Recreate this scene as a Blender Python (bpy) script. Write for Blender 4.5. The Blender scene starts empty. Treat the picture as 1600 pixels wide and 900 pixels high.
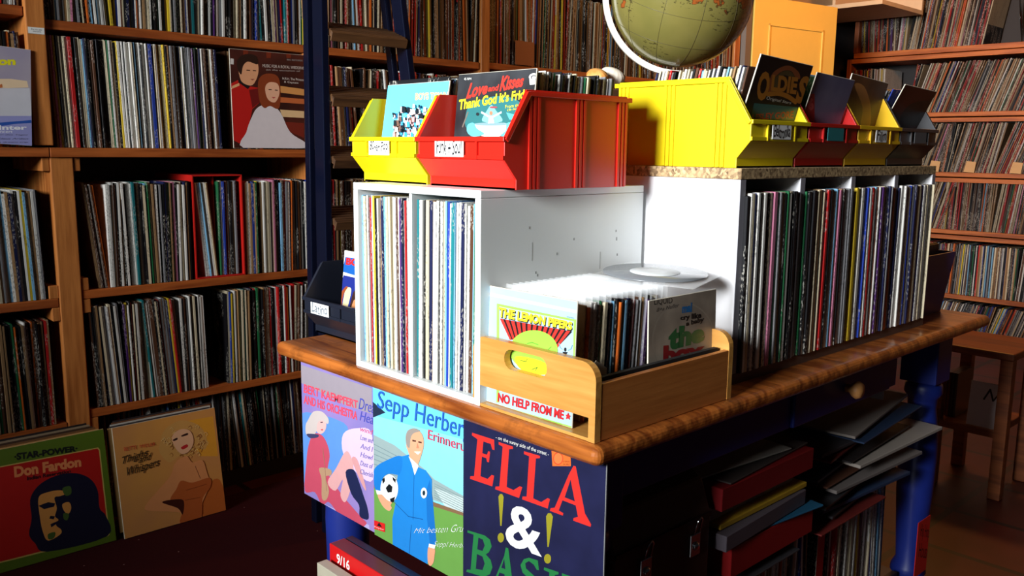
import bpy, bmesh, math, random
from mathutils import Vector, Matrix
random.seed(7)
PI = math.pi
SC = bpy.context.scene
COL = SC.collection

# ------------------------------------------------------------------ camera
F_PX, YAW, PITCH, ROLL = 1367.5, 0.8108553, 0.1582408, 0.0116599
CAM = Vector((0, 0, 1.17))
FW = Vector((-math.sin(YAW)*math.cos(PITCH), math.cos(YAW)*math.cos(PITCH), -math.sin(PITCH)))
_r = FW.cross(Vector((0, 0, 1))).normalized(); _u = _r.cross(FW)
RT = _r*math.cos(ROLL) + _u*math.sin(ROLL); UP = -_r*math.sin(ROLL) + _u*math.cos(ROLL)
cam = bpy.data.cameras.new('camera'); cam_o = bpy.data.objects.new('camera', cam); COL.objects.link(cam_o)
cam.sensor_width = 36; cam.lens = 36*F_PX/1600; cam.clip_start = 0.02
cam_o.matrix_world = Matrix(((RT.x, UP.x, -FW.x, CAM.x), (RT.y, UP.y, -FW.y, CAM.y), (RT.z, UP.z, -FW.z, CAM.z), (0, 0, 0, 1)))
SC.camera = cam_o

# ------------------------------------------------------------------ light and exposure
SC.view_settings.view_transform = 'Standard'; SC.view_settings.look = 'None'
SC.view_settings.gamma = 1; SC.view_settings.use_curve_mapping = False
SC.view_settings.exposure = 0.0
w = bpy.data.worlds.new('room_air'); SC.world = w; w.use_nodes = True
w.node_tree.nodes['Background'].inputs[0].default_value = (0.8, 0.85, 1, 1)
w.node_tree.nodes['Background'].inputs[1].default_value = 0.008
def light(name, kind, loc, target, power, col, **kw):
    l = bpy.data.lights.new(name, kind); o = bpy.data.objects.new(name, l); COL.objects.link(o)
    o.location = loc; o.rotation_euler = (Vector(target)-Vector(loc)).to_track_quat('-Z', 'Y').to_euler()
    l.energy = power; l.color = col
    for k, v in kw.items(): setattr(l, k, v)
    return o
light('shop_window_light', 'AREA', (-0.70, -3.5, 2.25), (-1.35, 1.2, 1.54), 54, (0.95, 0.98, 1.0), shape='RECTANGLE', size=1.7, size_y=1.1, spread=math.radians(46))
light('back_room_lamp', 'POINT', (-1.55, 4.35, 2.45), (0, 0, 0), 58, (1.0, 0.40, 0.09), shadow_soft_size=0.12)

# ------------------------------------------------------------------ materials
def lin(c): return tuple((v/255/12.92 if v <= 10.3 else ((v/255+.055)/1.055)**2.4) for v in c)
_M = {}
def _new(name):
    m = bpy.data.materials.new(name); m.use_nodes = True
    return m, m.node_tree.nodes, m.node_tree.links, m.node_tree.nodes['Principled BSDF']
def plain(name, rgb, rough=.5, metal=0, spec=.5, noise=.12, scale=14, coat=0):
    if name in _M: return _M[name]
    m, N, L, B = _new(name)
    B.inputs['Roughness'].default_value = rough; B.inputs['Metallic'].default_value = metal
    B.inputs['Specular IOR Level'].default_value = spec; B.inputs['Coat Weight'].default_value = coat
    tc = N.new('ShaderNodeTexCoord'); nz = N.new('ShaderNodeTexNoise'); nz.inputs['Scale'].default_value = scale; nz.inputs['Detail'].default_value = 5
    mx = N.new('ShaderNodeMix'); mx.data_type = 'RGBA'; c = lin(rgb)
    mx.inputs[6].default_value = (*[v*(1-noise) for v in c], 1); mx.inputs[7].default_value = (*[min(1, v*(1+noise)) for v in c], 1)
    L.new(tc.outputs['Object'], nz.inputs['Vector']); L.new(nz.outputs['Fac'], mx.inputs[0]); L.new(mx.outputs[2], B.inputs['Base Color'])
    _M[name] = m; return m
def blend(name, a, b, scale=5, rough=.42):
    if name in _M: return _M[name]
    m, N, L, B = _new(name); B.inputs['Roughness'].default_value = rough
    tc = N.new('ShaderNodeTexCoord'); nz = N.new('ShaderNodeTexNoise'); nz.inputs['Scale'].default_value = scale; nz.inputs['Detail'].default_value = 3
    rp = N.new('ShaderNodeValToRGB'); rp.color_ramp.elements[0].position = .35; rp.color_ramp.elements[1].position = .65
    rp.color_ramp.elements[0].color = (*lin(a), 1); rp.color_ramp.elements[1].color = (*lin(b), 1)
    L.new(tc.outputs['Object'], nz.inputs['Vector']); L.new(nz.outputs['Fac'], rp.inputs[0]); L.new(rp.outputs[0], B.inputs['Base Color'])
    _M[name] = m; return m
def ink(rgb): return plain('ink_%d_%d_%d' % tuple(rgb), rgb, .4, noise=.06, scale=40)
def wood(name, a, b, axis=0, rough=.45, rings=9, coat=0, scuff=0):
    if name in _M: return _M[name]
    m, N, L, B = _new(name)
    B.inputs['Roughness'].default_value = rough; B.inputs['Coat Weight'].default_value = coat; B.inputs['Coat Roughness'].default_value = .25
    tc = N.new('ShaderNodeTexCoord'); mp = N.new('ShaderNodeMapping')
    s = [14.0]*3; s[axis] = 1.1; mp.inputs['Scale'].default_value = s
    n1 = N.new('ShaderNodeTexNoise'); n1.inputs['Scale'].default_value = 1.6; n1.inputs['Detail'].default_value = 2
    mul = N.new('ShaderNodeMath'); mul.operation = 'MULTIPLY'; mul.inputs[1].default_value = rings*2.0
    sn = N.new('ShaderNodeMath'); sn.operation = 'SINE'
    n2 = N.new('ShaderNodeTexNoise'); n2.inputs['Scale'].default_value = 9; n2.inputs['Detail'].default_value = 8
    ad = N.new('ShaderNodeMath'); ad.operation = 'MULTIPLY_ADD'; ad.inputs[1].default_value = .22; ad.inputs[2].default_value = 0
    ad2 = N.new('ShaderNodeMath'); ad2.operation = 'ADD'
    rp = N.new('ShaderNodeValToRGB'); rp.color_ramp.elements[0].position = .2; rp.color_ramp.elements[1].position = .85
    rp.color_ramp.elements[0].color = (*lin(a), 1); rp.color_ramp.elements[1].color = (*lin(b), 1)
    L.new(tc.outputs['Object'], mp.inputs[0]); L.new(mp.outputs[0], n1.inputs[0]); L.new(n1.outputs['Fac'], mul.inputs[0]); L.new(mul.outputs[0], sn.inputs[0])
    L.new(mp.outputs[0], n2.inputs[0]); L.new(sn.outputs[0], ad.inputs[0]); L.new(ad.outputs[0], ad2.inputs[0]); L.new(n2.outputs['Fac'], ad2.inputs[1])
    L.new(ad2.outputs[0], rp.inputs[0])
    out = rp.outputs[0]
    if scuff:
        n3 = N.new('ShaderNodeTexNoise'); n3.inputs['Scale'].default_value = 13; n3.inputs['Detail'].default_value = 9; n3.inputs['Roughness'].default_value = .7
        r3 = N.new('ShaderNodeValToRGB'); r3.color_ramp.elements[0].position = .50; r3.color_ramp.elements[1].position = .72
        mx = N.new('ShaderNodeMix'); mx.data_type = 'RGBA'; mx.inputs[7].default_value = (*lin((40, 22, 12)), 1)
        sc = N.new('ShaderNodeMath'); sc.operation = 'MULTIPLY'; sc.inputs[1].default_value = scuff
        L.new(tc.outputs['Object'], n3.inputs[0]); L.new(n3.outputs['Fac'], r3.inputs[0]); L.new(r3.outputs[0], sc.inputs[0]); L.new(sc.outputs[0], mx.inputs[0]); L.new(out, mx.inputs[6]); out = mx.outputs[2]
    L.new(out, B.inputs['Base Color'])
    bp = N.new('ShaderNodeBump'); bp.inputs['Strength'].default_value = .12; bp.inputs['Distance'].default_value = .004
    L.new(ad2.outputs[0], bp.inputs['Height']); L.new(bp.outputs[0], B.inputs['Normal'])
    _M[name] = m; return m
def spine_mat(name, shared):
    m, N, L, B = _new(name); B.inputs['Roughness'].default_value = .5; B.inputs['Specular IOR Level'].default_value = .3
    tc = N.new('ShaderNodeTexCoord'); oi = N.new('ShaderNodeObjectInfo')
    if shared:
        at = N.new('ShaderNodeVertexColor'); at.layer_name = 'sleeve_colour'; base = at.outputs['Color']
    else: base = oi.outputs['Color']
    cb = N.new('ShaderNodeCombineXYZ'); mu = N.new('ShaderNodeMath'); mu.operation = 'MULTIPLY'; mu.inputs[1].default_value = 37
    L.new(oi.outputs['Random'], mu.inputs[0]); L.new(mu.outputs[0], cb.inputs[2]); L.new(mu.outputs[0], cb.inputs[0])
    vm = N.new('ShaderNodeVectorMath'); vm.operation = 'ADD'; L.new(tc.outputs['Object'], vm.inputs[0]); L.new(cb.outputs[0], vm.inputs[1])
    mp = N.new('ShaderNodeMapping'); mp.inputs['Scale'].default_value = (420, 420, 150)
    L.new(vm.outputs[0], mp.inputs[0])
    nz = N.new('ShaderNodeTexNoise'); nz.inputs['Scale'].default_value = 1; nz.inputs['Detail'].default_value = 2
    L.new(mp.outputs[0], nz.inputs[0])
    mp2 = N.new('ShaderNodeMapping'); mp2.inputs['Scale'].default_value = (30, 30, 7); L.new(vm.outputs[0], mp2.inputs[0])
    n2 = N.new('ShaderNodeTexNoise'); n2.inputs['Scale'].default_value = 1; n2.inputs['Detail'].default_value = 1; L.new(mp2.outputs[0], n2.inputs[0])
    g1 = N.new('ShaderNodeMath'); g1.operation = 'GREATER_THAN'; g1.inputs[1].default_value = .56; L.new(nz.outputs['Fac'], g1.inputs[0])
    g2 = N.new('ShaderNodeMath'); g2.operation = 'GREATER_THAN'; g2.inputs[1].default_value = .52; L.new(n2.outputs['Fac'], g2.inputs[0])
    an = N.new('ShaderNodeMath'); an.operation = 'MULTIPLY'; L.new(g1.outputs[0], an.inputs[0]); L.new(g2.outputs[0], an.inputs[1])
    a2 = N.new('ShaderNodeMath'); a2.operation = 'MULTIPLY'; a2.inputs[1].default_value = .5; L.new(an.outputs[0], a2.inputs[0])
    bw = N.new('ShaderNodeRGBToBW'); L.new(base, bw.inputs[0])
    gl = N.new('ShaderNodeMath'); gl.operation = 'GREATER_THAN'; gl.inputs[1].default_value = .16; L.new(bw.outputs[0], gl.inputs[0])
    ct = N.new('ShaderNodeMix'); ct.data_type = 'RGBA'; ct.inputs[6].default_value = (.55, .52, .45, 1); ct.inputs[7].default_value = (.03, .03, .035, 1); L.new(gl.outputs[0], ct.inputs[0])
    mx = N.new('ShaderNodeMix'); mx.data_type = 'RGBA'; L.new(a2.outputs[0], mx.inputs[0]); L.new(base, mx.inputs[6]); L.new(ct.outputs[2], mx.inputs[7])
    L.new(mx.outputs[2], B.inputs['Base Color']); return m
SPINE = spine_mat('sleeve_card', False); SPINES = spine_mat('sleeve_card_rows', True)

PINE = wood('pine_post', (158, 88, 34), (204, 128, 62), 2, .5)
PINE_Y = wood('pine_shelf_along_wall', (140, 66, 22), (184, 98, 40), 1, .5)
PINE_X = wood('pine_shelf_back_wall', (150, 74, 26), (196, 110, 46), 0, .5)
PINE_Z = wood('pine_upright_back', (120, 56, 20), (165, 86, 36), 2, .5)
TABLE_W = wood('varnished_pine_table', (128, 62, 22), (196, 112, 46), 0, .28, 11, .5, .75)
BEECH = wood('beech_crate_front', (196, 136, 62), (220, 164, 86), 0, .4, 4, .2)
BEECH_Y = wood('beech_crate_side', (176, 104, 46), (198, 124, 60), 1, .42, 4, .2)
WHITE = plain('white_board', (226, 230, 229), .45, noise=.05, scale=6)
WHITE2 = plain('white_laminate', (246, 246, 248), .4, noise=.01)
NAVY = plain('navy_paint', (26, 44, 128), .4, noise=.3, scale=10)
BLACKP = plain('black_plastic', (24, 25, 30), .4)
CARD = plain('white_card', (236, 236, 230), .6, noise=.03)
DARK = plain('dark_board', (30, 22, 20), .6)
def chip():
    m, N, L, B = _new('chipboard_edge'); B.inputs['Roughness'].default_value = .7
    tc = N.new('ShaderNodeTexCoord'); v = N.new('ShaderNodeTexVoronoi'); v.inputs['Scale'].default_value = 210
    rp = N.new('ShaderNodeValToRGB'); rp.color_ramp.elements[0].color = (*lin((90, 62, 36)), 1); rp.color_ramp.elements[1].color = (*lin((222, 190, 140)), 1)
    L.new(tc.outputs['Object'], v.inputs['Vector']); L.new(v.outputs['Color'], rp.inputs[0]); L.new(rp.outputs[0], B.inputs['Base Color']); return m
CHIP = chip()

# ------------------------------------------------------------------ mesh helpers
class MB:
    def __init__(s): s.bm = bmesh.new(); s.mats = []
    def mi(s, m):
        if m not in s.mats: s.mats.append(m)
        return s.mats.index(m)
    def merge(s, b, m, mat=None):
        if mat is not None: bmesh.ops.transform(b, matrix=mat, verts=b.verts)
        i = s.mi(m); mp = {}
        for v in b.verts: mp[v] = s.bm.verts.new(v.co)
        for f in b.faces:
            try: nf = s.bm.faces.new([mp[v] for v in f.verts]); nf.material_index = i; nf.smooth = f.smooth
            except ValueError: pass
        b.free()
    def box(s, x0, x1, y0, y1, z0, z1, m, bev=0, seg=2, mat=None):
        b = bmesh.new(); bmesh.ops.create_cube(b, size=1)
        for v in b.verts: v.co = Vector(((x0+x1)/2+v.co.x*(x1-x0), (y0+y1)/2+v.co.y*(y1-y0), (z0+z1)/2+v.co.z*(z1-z0)))
        if bev: bmesh.ops.bevel(b, geom=b.edges[:], offset=bev, segments=seg, affect='EDGES', profile=.5)
        s.merge(b, m, mat); return s
    def prism(s, pts, axis, a0, a1, m, bev=0, mat=None):
        # pts: 2D outline in the two other axes (x: y,z; y: x,z; z: x,y)
        def P(p, a): return Vector({0: (a, p[0], p[1]), 1: (p[0], a, p[1]), 2: (p[0], p[1], a)}[axis])
        b = bmesh.new(); A = [b.verts.new(P(p, a0)) for p in pts]; C = [b.verts.new(P(p, a1)) for p in pts]; n = len(pts)
        b.faces.new(A[::-1]); b.faces.new(C)
        for i in range(n): b.faces.new((A[i], A[(i+1) % n], C[(i+1) % n], C[i]))
        bmesh.ops.recalc_face_normals(b, faces=b.faces)
        if bev: bmesh.ops.bevel(b, geom=b.edges[:], offset=bev, segments=2, affect='EDGES', profile=.5)
        s.merge(b, m, mat); return s
    def lathe(s, prof, m, seg=24, mat=None, smooth=True):
        b = bmesh.new(); R = []
        for r, z in prof: R.append([b.verts.new((r*math.cos(2*PI*i/seg), r*math.sin(2*PI*i/seg), z)) for i in range(seg)] if r > 1e-6 else [b.verts.new((0, 0, z))])
        for a, c in zip(R, R[1:]):
            for i in range(seg):
                j = (i+1) % seg
                q = [a[i % len(a)], a[j % len(a)], c[j % len(c)], c[i % len(c)]]
                q = list(dict.fromkeys(q))
                if len(q) > 2: b.faces.new(q).smooth = smooth
        for ring, fl in ((R[0], True), (R[-1], False)):
            if len(ring) > 1: b.faces.new(ring[::-1] if fl else ring)
        bmesh.ops.recalc_face_normals(b, faces=b.faces)
        s.merge(b, m, mat); return s
    def tube(s, pts, r, m, seg=8, closed=False):
        b = bmesh.new(); P = [Vector(p) for p in pts]; n = len(P); R = []
        for i in range(n):
            t = (P[(i+1) % n]-P[i-1]) if closed or 0 < i < n-1 else (P[1]-P[0] if i == 0 else P[-1]-P[-2])
            t.normalize(); a = t.orthogonal().normalized() if i == 0 else (a-t*a.dot(t)).normalized(); c = t.cross(a)
            R.append([b.verts.new(P[i]+r*(math.cos(2*PI*k/seg)*a+math.sin(2*PI*k/seg)*c)) for k in range(seg)])
        for i in range(n if closed else n-1):
            for k in range(seg): b.faces.new((R[i][k], R[i][(k+1) % seg], R[(i+1) % n][(k+1) % seg], R[(i+1) % n][k])).smooth = True
        if not closed: b.faces.new(R[0][::-1]); b.faces.new(R[-1])
        bmesh.ops.recalc_face_normals(b, faces=b.faces)
        s.merge(b, m); return s
    def build(s, name, parent=None, loc=None):
        me = bpy.data.meshes.new(name); s.bm.normal_update(); s.bm.to_mesh(me); s.bm.free()
        for m in s.mats: me.materials.append(m)
        o = bpy.data.objects.new(name, me); COL.objects.link(o)
        if parent: o.parent = parent
        if loc: o.location = loc
        return o
def tag(o, label=None, cat=None, group=None, kind=None):
    if label: o['label'] = label
    if cat: o['category'] = cat
    if group: o['group'] = group
    if kind: o['kind'] = kind
    return o
def thing(name, label, cat, loc=(0, 0, 0), rz=0, group=None):
    o = bpy.data.objects.new(name, None); COL.objects.link(o); o.location = loc; o.rotation_euler = (0, 0, rz); o.empty_display_size = .05
    return tag(o, label, cat, group)
def struct(mb, name): return tag(mb.build(name), kind='structure')
def text_mesh(t, shear=0, bold=0):
    c = bpy.data.curves.new('lettering', 'FONT'); c.body = t; c.shear = shear; c.offset = bold; c.resolution_u = 3
    o = bpy.data.objects.new('lettering', c); COL.objects.link(o)
    dg = bpy.context.evaluated_depsgraph_get(); me = bpy.data.meshes.new_from_object(o.evaluated_get(dg))
    V = [v.co.xy.copy() for v in me.vertices]; Fc = [list(p.vertices) for p in me.polygons]
    bpy.data.objects.remove(o); bpy.data.curves.remove(c); bpy.data.meshes.remove(me)
    x0 = min(v.x for v in V); x1 = max(v.x for v in V); y0 = min(v.y for v in V); y1 = max(v.y for v in V)
    return [((v.x-x0)/(x1-x0), (v.y-y0)/(y1-y0)) for v in V], Fc
def ray(x, y): return FW*F_PX + RT*(x-800) + UP*(450-y)

# flat printed pictures: every shape lies on its own sleeve, in sleeve coordinates
class Print:
    def __init__(s, O, U, V, w, h, t, base, edge=(215, 208, 190), zoom=(0, 0, 1), bev=0):
        s.O = Vector(O); s.U = Vector(U).normalized(); V = Vector(V); s.V = (V-s.U*V.dot(s.U)).normalized(); s.N = s.V.cross(s.U)
        s.w, s.h, s.z = w, h, zoom; s.k = 0; s.mb = MB()
        em = plain('card_edge_%d_%d_%d' % edge, edge, .6)
        s.mb.box(0, w, 0, t, 0, h, em, .0006, 1)
        s.quad(0, 0, w, h, base)
    def uv(s, p):
        d = ray(s.z[0]+p[0]/s.z[2], s.z[1]+p[1]/s.z[2]); k = (s.O-CAM).dot(s.N)/d.dot(s.N); q = CAM+d*k-s.O
        return q.dot(s.U), q.dot(s.V)
    def m(s, c): return c if isinstance(c, bpy.types.Material) else ink(c)
    def raw(s, P, c):
        for ax, lim, sg in ((0, .0008, 1), (0, s.w-.0008, -1), (1, .0008, 1), (1, s.h-.0008, -1)):
            Q = []
            for i in range(len(P)):
                a, b = P[i-1], P[i]; ia, ib = sg*(a[ax]-lim) >= 0, sg*(b[ax]-lim) >= 0
                if ia != ib:
                    t = (lim-a[ax])/(b[ax]-a[ax]); Q.append((a[0]+t*(b[0]-a[0]), a[1]+t*(b[1]-a[1])))
                if ib: Q.append(b)
            P = Q
            if len(P) < 3: return
        vs = [s.mb.bm.verts.new((p[0], -.0003-.00003*s.k, p[1])) for p in P]
        try:
            f = s.mb.bm.faces.new(vs); f.material_index = s.mb.mi(s.m(c)); f.normal_update()
            if f.normal.y > 0: f.normal_flip()
        except ValueError: pass
    def quad(s, x0, y0, x1, y1, c): s.raw([(x0, y0), (x1, y0), (x1, y1), (x0, y1)], c); s.k += 1; return s
    def poly(s, pts, c, smooth=False):
        P = [s.uv(p) for p in pts]
        if smooth:
            R = []; n = len(P)
            for i in range(n):
                a, b, d, e = P[i-1], P[i], P[(i+1) % n], P[(i+2) % n]
                for j in range(4):
                    t = j/4
                    R.append(tuple(.5*(2*b[k]+(d[k]-a[k])*t+(2*a[k]-5*b[k]+4*d[k]-e[k])*t*t+(3*b[k]-a[k]-3*d[k]+e[k])*t**3) for k in (0, 1)))
            P = R
        s.raw(P, c); s.k += 1; return s
    def blob(s, cx, cy, rx, ry, c, n=24):
        return s.poly([(cx+rx*math.cos(2*PI*i/n), cy+ry*math.sin(2*PI*i/n)) for i in range(n)], c)
    def stroke(s, pts, wd, c):
        P = [Vector(s.uv(p)) for p in pts]
        for a, b in zip(P, P[1:]):
            d = (b-a)
            if d.length < 1e-6: continue
            n = Vector((-d.y, d.x)).normalized()*wd/2; e = d.normalized()*wd*.3
            s.raw([tuple(a-e+n), tuple(a-e-n), tuple(b+e-n), tuple(b+e+n)], c)
        s.k += 1; return s
    def text(s, t, tl, tr, br, bl, c, shear=0, bold=0):
        V, Fc = text_mesh(t, shear, bold); i = s.mb.mi(s.m(c)); vs = []
        for u, v in V:
            p = [(bl[k]*(1-u)+br[k]*u)*(1-v)+(tl[k]*(1-u)+tr[k]*u)*v for k in (0, 1)]; q = s.uv(p)
            vs.append(s.mb.bm.verts.new((min(max(q[0], .001), s.w-.001), -.0003-.00003*s.k, min(max(q[1], .001), s.h-.001))))
        for f in Fc:
            try:
                nf = s.mb.bm.faces.new([vs[j] for j in f]); nf.material_index = i; nf.normal_update()
                if nf.normal.y > 0: nf.normal_flip()
            except ValueError: pass
        s.k += 1; return s
    def done(s, name, label, cat, group=None, parent=None):
        o = s.mb.build(name)
        M = Matrix(((s.U.x, s.N.x, s.V.x, s.O.x), (s.U.y, s.N.y, s.V.y, s.O.y), (s.U.z, s.N.z, s.V.z, s.O.z), (0, 0, 0, 1)))
        if parent:
            o.parent = parent; o.matrix_local = Matrix.LocRotScale(parent.location, parent.rotation_euler, None).inverted() @ M
            if label: o['label'] = label
        else:
            o.matrix_world = M; tag(o, label, cat, group)
        return o

# ------------------------------------------------------------------ the room
XW, YW = -3.10, 6.40
def tiles():
    m, N, L, B = _new('dark_red_floor_tiles'); B.inputs['Roughness'].default_value = .45
    tc = N.new('ShaderNodeTexCoord'); br = N.new('ShaderNodeTexBrick'); br.offset = 0
    br.inputs['Color1'].default_value = (*lin((92, 18, 12)), 1); br.inputs['Color2'].default_value = (*lin((74, 13, 10)), 1); br.inputs['Mortar'].default_value = (*lin((18, 10, 9)), 1)
    br.inputs['Scale'].default_value = 1; br.inputs['Mortar Size'].default_value = .012; br.inputs['Brick Width'].default_value = .33; br.inputs['Row Height'].default_value = .33
    nz = N.new('ShaderNodeTexNoise'); nz.inputs['Scale'].default_value = 9; mx = N.new('ShaderNodeMix'); mx.data_type = 'RGBA'; mx.blend_type = 'MULTIPLY'; mx.inputs[0].default_value = .6
    L.new(tc.outputs['Object'], br.inputs[0]); L.new(tc.outputs['Object'], nz.inputs[0]); L.new(br.outputs[0], mx.inputs[6]); L.new(nz.outputs['Fac'], mx.inputs[7]); L.new(mx.outputs[2], B.inputs['Base Color']); return m
def carpet():
    m, N, L, B = _new('maroon_carpet'); B.inputs['Roughness'].default_value = .95; B.inputs['Specular IOR Level'].default_value = .1
    tc = N.new('ShaderNodeTexCoord'); n1 = N.new('ShaderNodeTexNoise'); n1.inputs['Scale'].default_value = 300; v = N.new('ShaderNodeTexVoronoi'); v.inputs['Scale'].default_value = 16
    rp = N.new('ShaderNodeValToRGB'); rp.color_ramp.elements[0].color = (*lin((40, 8, 12)), 1); rp.color_ramp.elements[1].color = (*lin((66, 14, 18)), 1)
    lt = N.new('ShaderNodeMath'); lt.operation = 'LESS_THAN'; lt.inputs[1].default_value = .035; mx = N.new('ShaderNodeMix'); mx.data_type = 'RGBA'; mx.inputs[7].default_value = (*lin((150, 110, 105)), 1)
    L.new(tc.outputs['Object'], n1.inputs[0]); L.new(tc.outputs['Object'], v.inputs[0]); L.new(n1.outputs['Fac'], rp.inputs[0]); L.new(v.outputs['Distance'], lt.inputs[0]); L.new(lt.outputs[0], mx.inputs[0]); L.new(rp.outputs[0], mx.inputs[6]); L.new(mx.outputs[2], B.inputs['Base Color']); return m
struct(MB().box(XW-.1, 1.6, -3, YW+.1, -.1, 0, tiles()), 'floor')
tag(MB().box(-2.68, -1.66, -1.0, 3.4, .0, .006, carpet(), .002, 1).build('carpet'), 'dark maroon carpet with lint beside the left shelves', 'carpet')
DWALL = plain('dark_wall_paint', (40, 34, 36), .8)
struct(MB().box(XW-.1, XW, -3, YW+.1, 0, 3.0, DWALL), 'wall_left')
struct(MB().box(XW, 1.6, YW, YW+.1, 0, 3.0, plain('back_wall_paint', (150, 96, 48), .8)), 'wall_back')
struct(MB().box(XW-.1, 1.6, -3, YW+.1, 3.0, 3.1, plain('ceiling_paint', (120, 110, 100), .9)), 'ceiling')

# ------------------------------------------------------------------ records
PAL = [('white', (232, 230, 222)), ('cream', (214, 200, 168)), ('black', (20, 20, 23)), ('grey', (128, 128, 130)), ('tan', (166, 130, 90)), ('brown', (86, 54, 36)),
       ('red', (186, 30, 30)), ('blue', (34, 62, 158)), ('navy', (24, 30, 70)), ('pale blue', (126, 180, 214)), ('green', (32, 104, 62)), ('yellow', (222, 190, 50)),
       ('orange', (214, 104, 34)), ('purple', (82, 42, 108)), ('pink', (208, 130, 158)), ('teal', (24, 116, 122))]
W_MIX = [34, 24, 26, 10, 8, 7, 5, 4, 5, 4, 3, 2, 1, 1, 1, 1]
W_PALE = [46, 18, 14, 10, 3, 2, 4, 6, 4, 8, 2, 1, 0, 2, 2, 3]
W_DARK = [8, 14, 34, 10, 12, 16, 5, 3, 6, 2, 4, 1, 3, 2, 1, 1]
W_LONG = [40, 26, 16, 10, 6, 4, 7, 3, 3, 5, 3, 2, 2, 1, 1, 1]
W_WARM = [8, 20, 24, 4, 20, 20, 14, 1, 2, 1, 2, 3, 9, 1, 1, 0]  # browner mix; on the far rows it puts warm lamplight into the colours
THK = [.0028, .0034, .0042, .0054, .0072, .010]
ONE = ['', 'first', 'second', 'third', 'fourth', 'fifth', 'sixth', 'seventh', 'eighth', 'ninth', 'tenth', 'eleventh', 'twelfth', 'thirteenth', 'fourteenth', 'fifteenth', 'sixteenth', 'seventeenth', 'eighteenth', 'nineteenth']
TEN = ['', '', 'twent', 'thirt', 'fort', 'fift', 'sixt', 'sevent', 'eight', 'ninet']
def ordn(n):
    if n >= 100: return 'hundredth' if n == 100 else 'hundred and ' + ordn(n-100)
    if n < 20: return ONE[n]
    return TEN[n//10] + ('ieth' if n % 10 == 0 else 'y-' + ONE[n % 10])
_sm = {}
def sleeve_mesh(kind, i, t, s):
    k = (kind, i, s)
    if k not in _sm:
        mb = MB(); mb.box(-t/2, t/2, 0, s, 0, s, SPINE, min(.0007, t*.22), 1)
        me = bpy.data.meshes.new(kind); mb.bm.to_mesh(me); mb.bm.free(); me.materials.append(SPINE); _sm[k] = me
    return _sm[k]
def lp_row(P0, along, length, rz, weights, place, group, thk=(1, 3, 4, 3, 2, 1), kind='record_sleeve', size=.312, what='LP', lean=0, start_lean=None, gap=.0007, force={}, order='left', jit=.006, cat='record'):
    a = 0; n = 0; out = []
    items = []
    while True:
        i = random.choices(range(6), thk)[0]; t = THK[i]
        if a+t+gap > length:
            if a+THK[1]+gap > length: break
            i, t = 1, THK[1]
        items.append((a+t/2, i, t)); a += t+gap+random.random()*.0006
    tot = len(items); al = Vector(along)
    for n, (c, i, t) in enumerate(items):
        nm, rgb = random.choices(PAL, weights)[0]
        if n in force: nm, rgb = next(p for p in PAL if p[0] == force[n])
        o = bpy.data.objects.new(kind, sleeve_mesh(kind, i, t, size)); COL.objects.link(o)
        dep = Vector((math.sin(rz), -math.cos(rz), 0))*random.uniform(-jit, jit*.3)
        o.location = Vector(P0)+al*c+dep
        ln = lean+random.uniform(-.006, .006)
        if start_lean and n < len(start_lean): ln = start_lean[n]
        o.rotation_euler = (0, ln, rz)
        o.scale = (1, 1, random.choice((1, 1, 1, .995, .988, 1.003)))
        f = random.uniform(.85, 1.08); o.color = (*[min(1, v*f) for v in lin(rgb)], 1)
        k = n+1
        tag(o, '%s-edged %s, %s from the %s %s' % (nm, what, ordn(k), order, place), cat, group); out.append(o)
    return out

# ------------------------------------------------------------------ left wall shelving
XS = -2.735       # front of shelves
sh = thing('wall_shelving', 'tall pine shelving full of LPs along the left wall', 'shelf', (XS, 0, 0))
def post(y0, y1, z0, z1, x0=-.33, x1=.0, m=PINE): MB().box(x0, x1, y0, y1, z0, z1, m, .003).build('post', sh)
MB().box(-.32, .012, .737, .787, 1.163, 2.3, PINE, .003).build('post', sh)
MB().box(-.32, .004, .776, .838, 0, 1.131, PINE, .003).build('post', sh)
MB().box(-.33, .0, 1.625, 1.68, 0, 2.3, PINE, .003).build('post', sh)
MB().box(-.33, .008, 2.408, 2.452, 0, 2.3, PINE, .003).build('post', sh)
MB().box(-.33, .008, 4.24, 4.29, 0, 2.3, PINE, .003).build('post', sh)
def board(y0, y1, zt, th=.026, x1=0): MB().box(-.345, x1, y0, y1, zt-th, zt, PINE_Y, .002).build('shelf_board', sh)
for z in (1.515, ): board(-.2, .735, z+.025); board(.79, 1.624, z-.004); board(1.682, 2.406, z-.004); board(2.454, 4.238, z)
board(-.2, .774, 1.157, .026, .012); board(.7755, 1.70, 1.157, .027, .012); board(1.702, 2.406, 1.157); board(2.454, 4.238, 1.157)
board(-.2, .774, .722); board(.84, 1.624, .738); board(1.682, 2.406, .735)
board(-.2, .774, .345); board(.84, 1.624, .372); board(1.682, 2.406, .37)
board(1.682, 2.406, 1.90); board(2.454, 4.238, 1.89)
for y0, y1, z0, z1 in ((.755, .7755, 1.09, 1.13), (.84, .858, 1.09, 1.13), (.84, .862, .67, .711), (.84, .86, .738, .775), (.755, .776, .655, .695), (.75, .776, .722, .76), (.84, .862, .30, .345), (.755, .776, .28, .318), (1.60, 1.624, 1.45, 1.484)):
    MB().box(-.3, .0, y0, y1, z0, z1, PINE, .002).build('batten', sh)
MB().box(-.34, -.03, -.2, 4.238, 0, .055, DARK).build('plinth', sh)
MB().box(-.345, -.335, -.2, 4.238, .06, 2.3, DARK).build('back_panel', sh)
nl = Print((-2.722, .741, 1.467), (0, 1, 0), (0, 0, 1), .042, .018, .0006, (232, 232, 226), zoom=(0, 0, 3.2))
nl.text('Bitte nicht selbst', (156, 140), (210, 146), (210, 154), (156, 149), (60, 60, 66)).text('einsortieren', (164, 151), (205, 156), (205, 163), (164, 159), (60, 60, 66))
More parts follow.
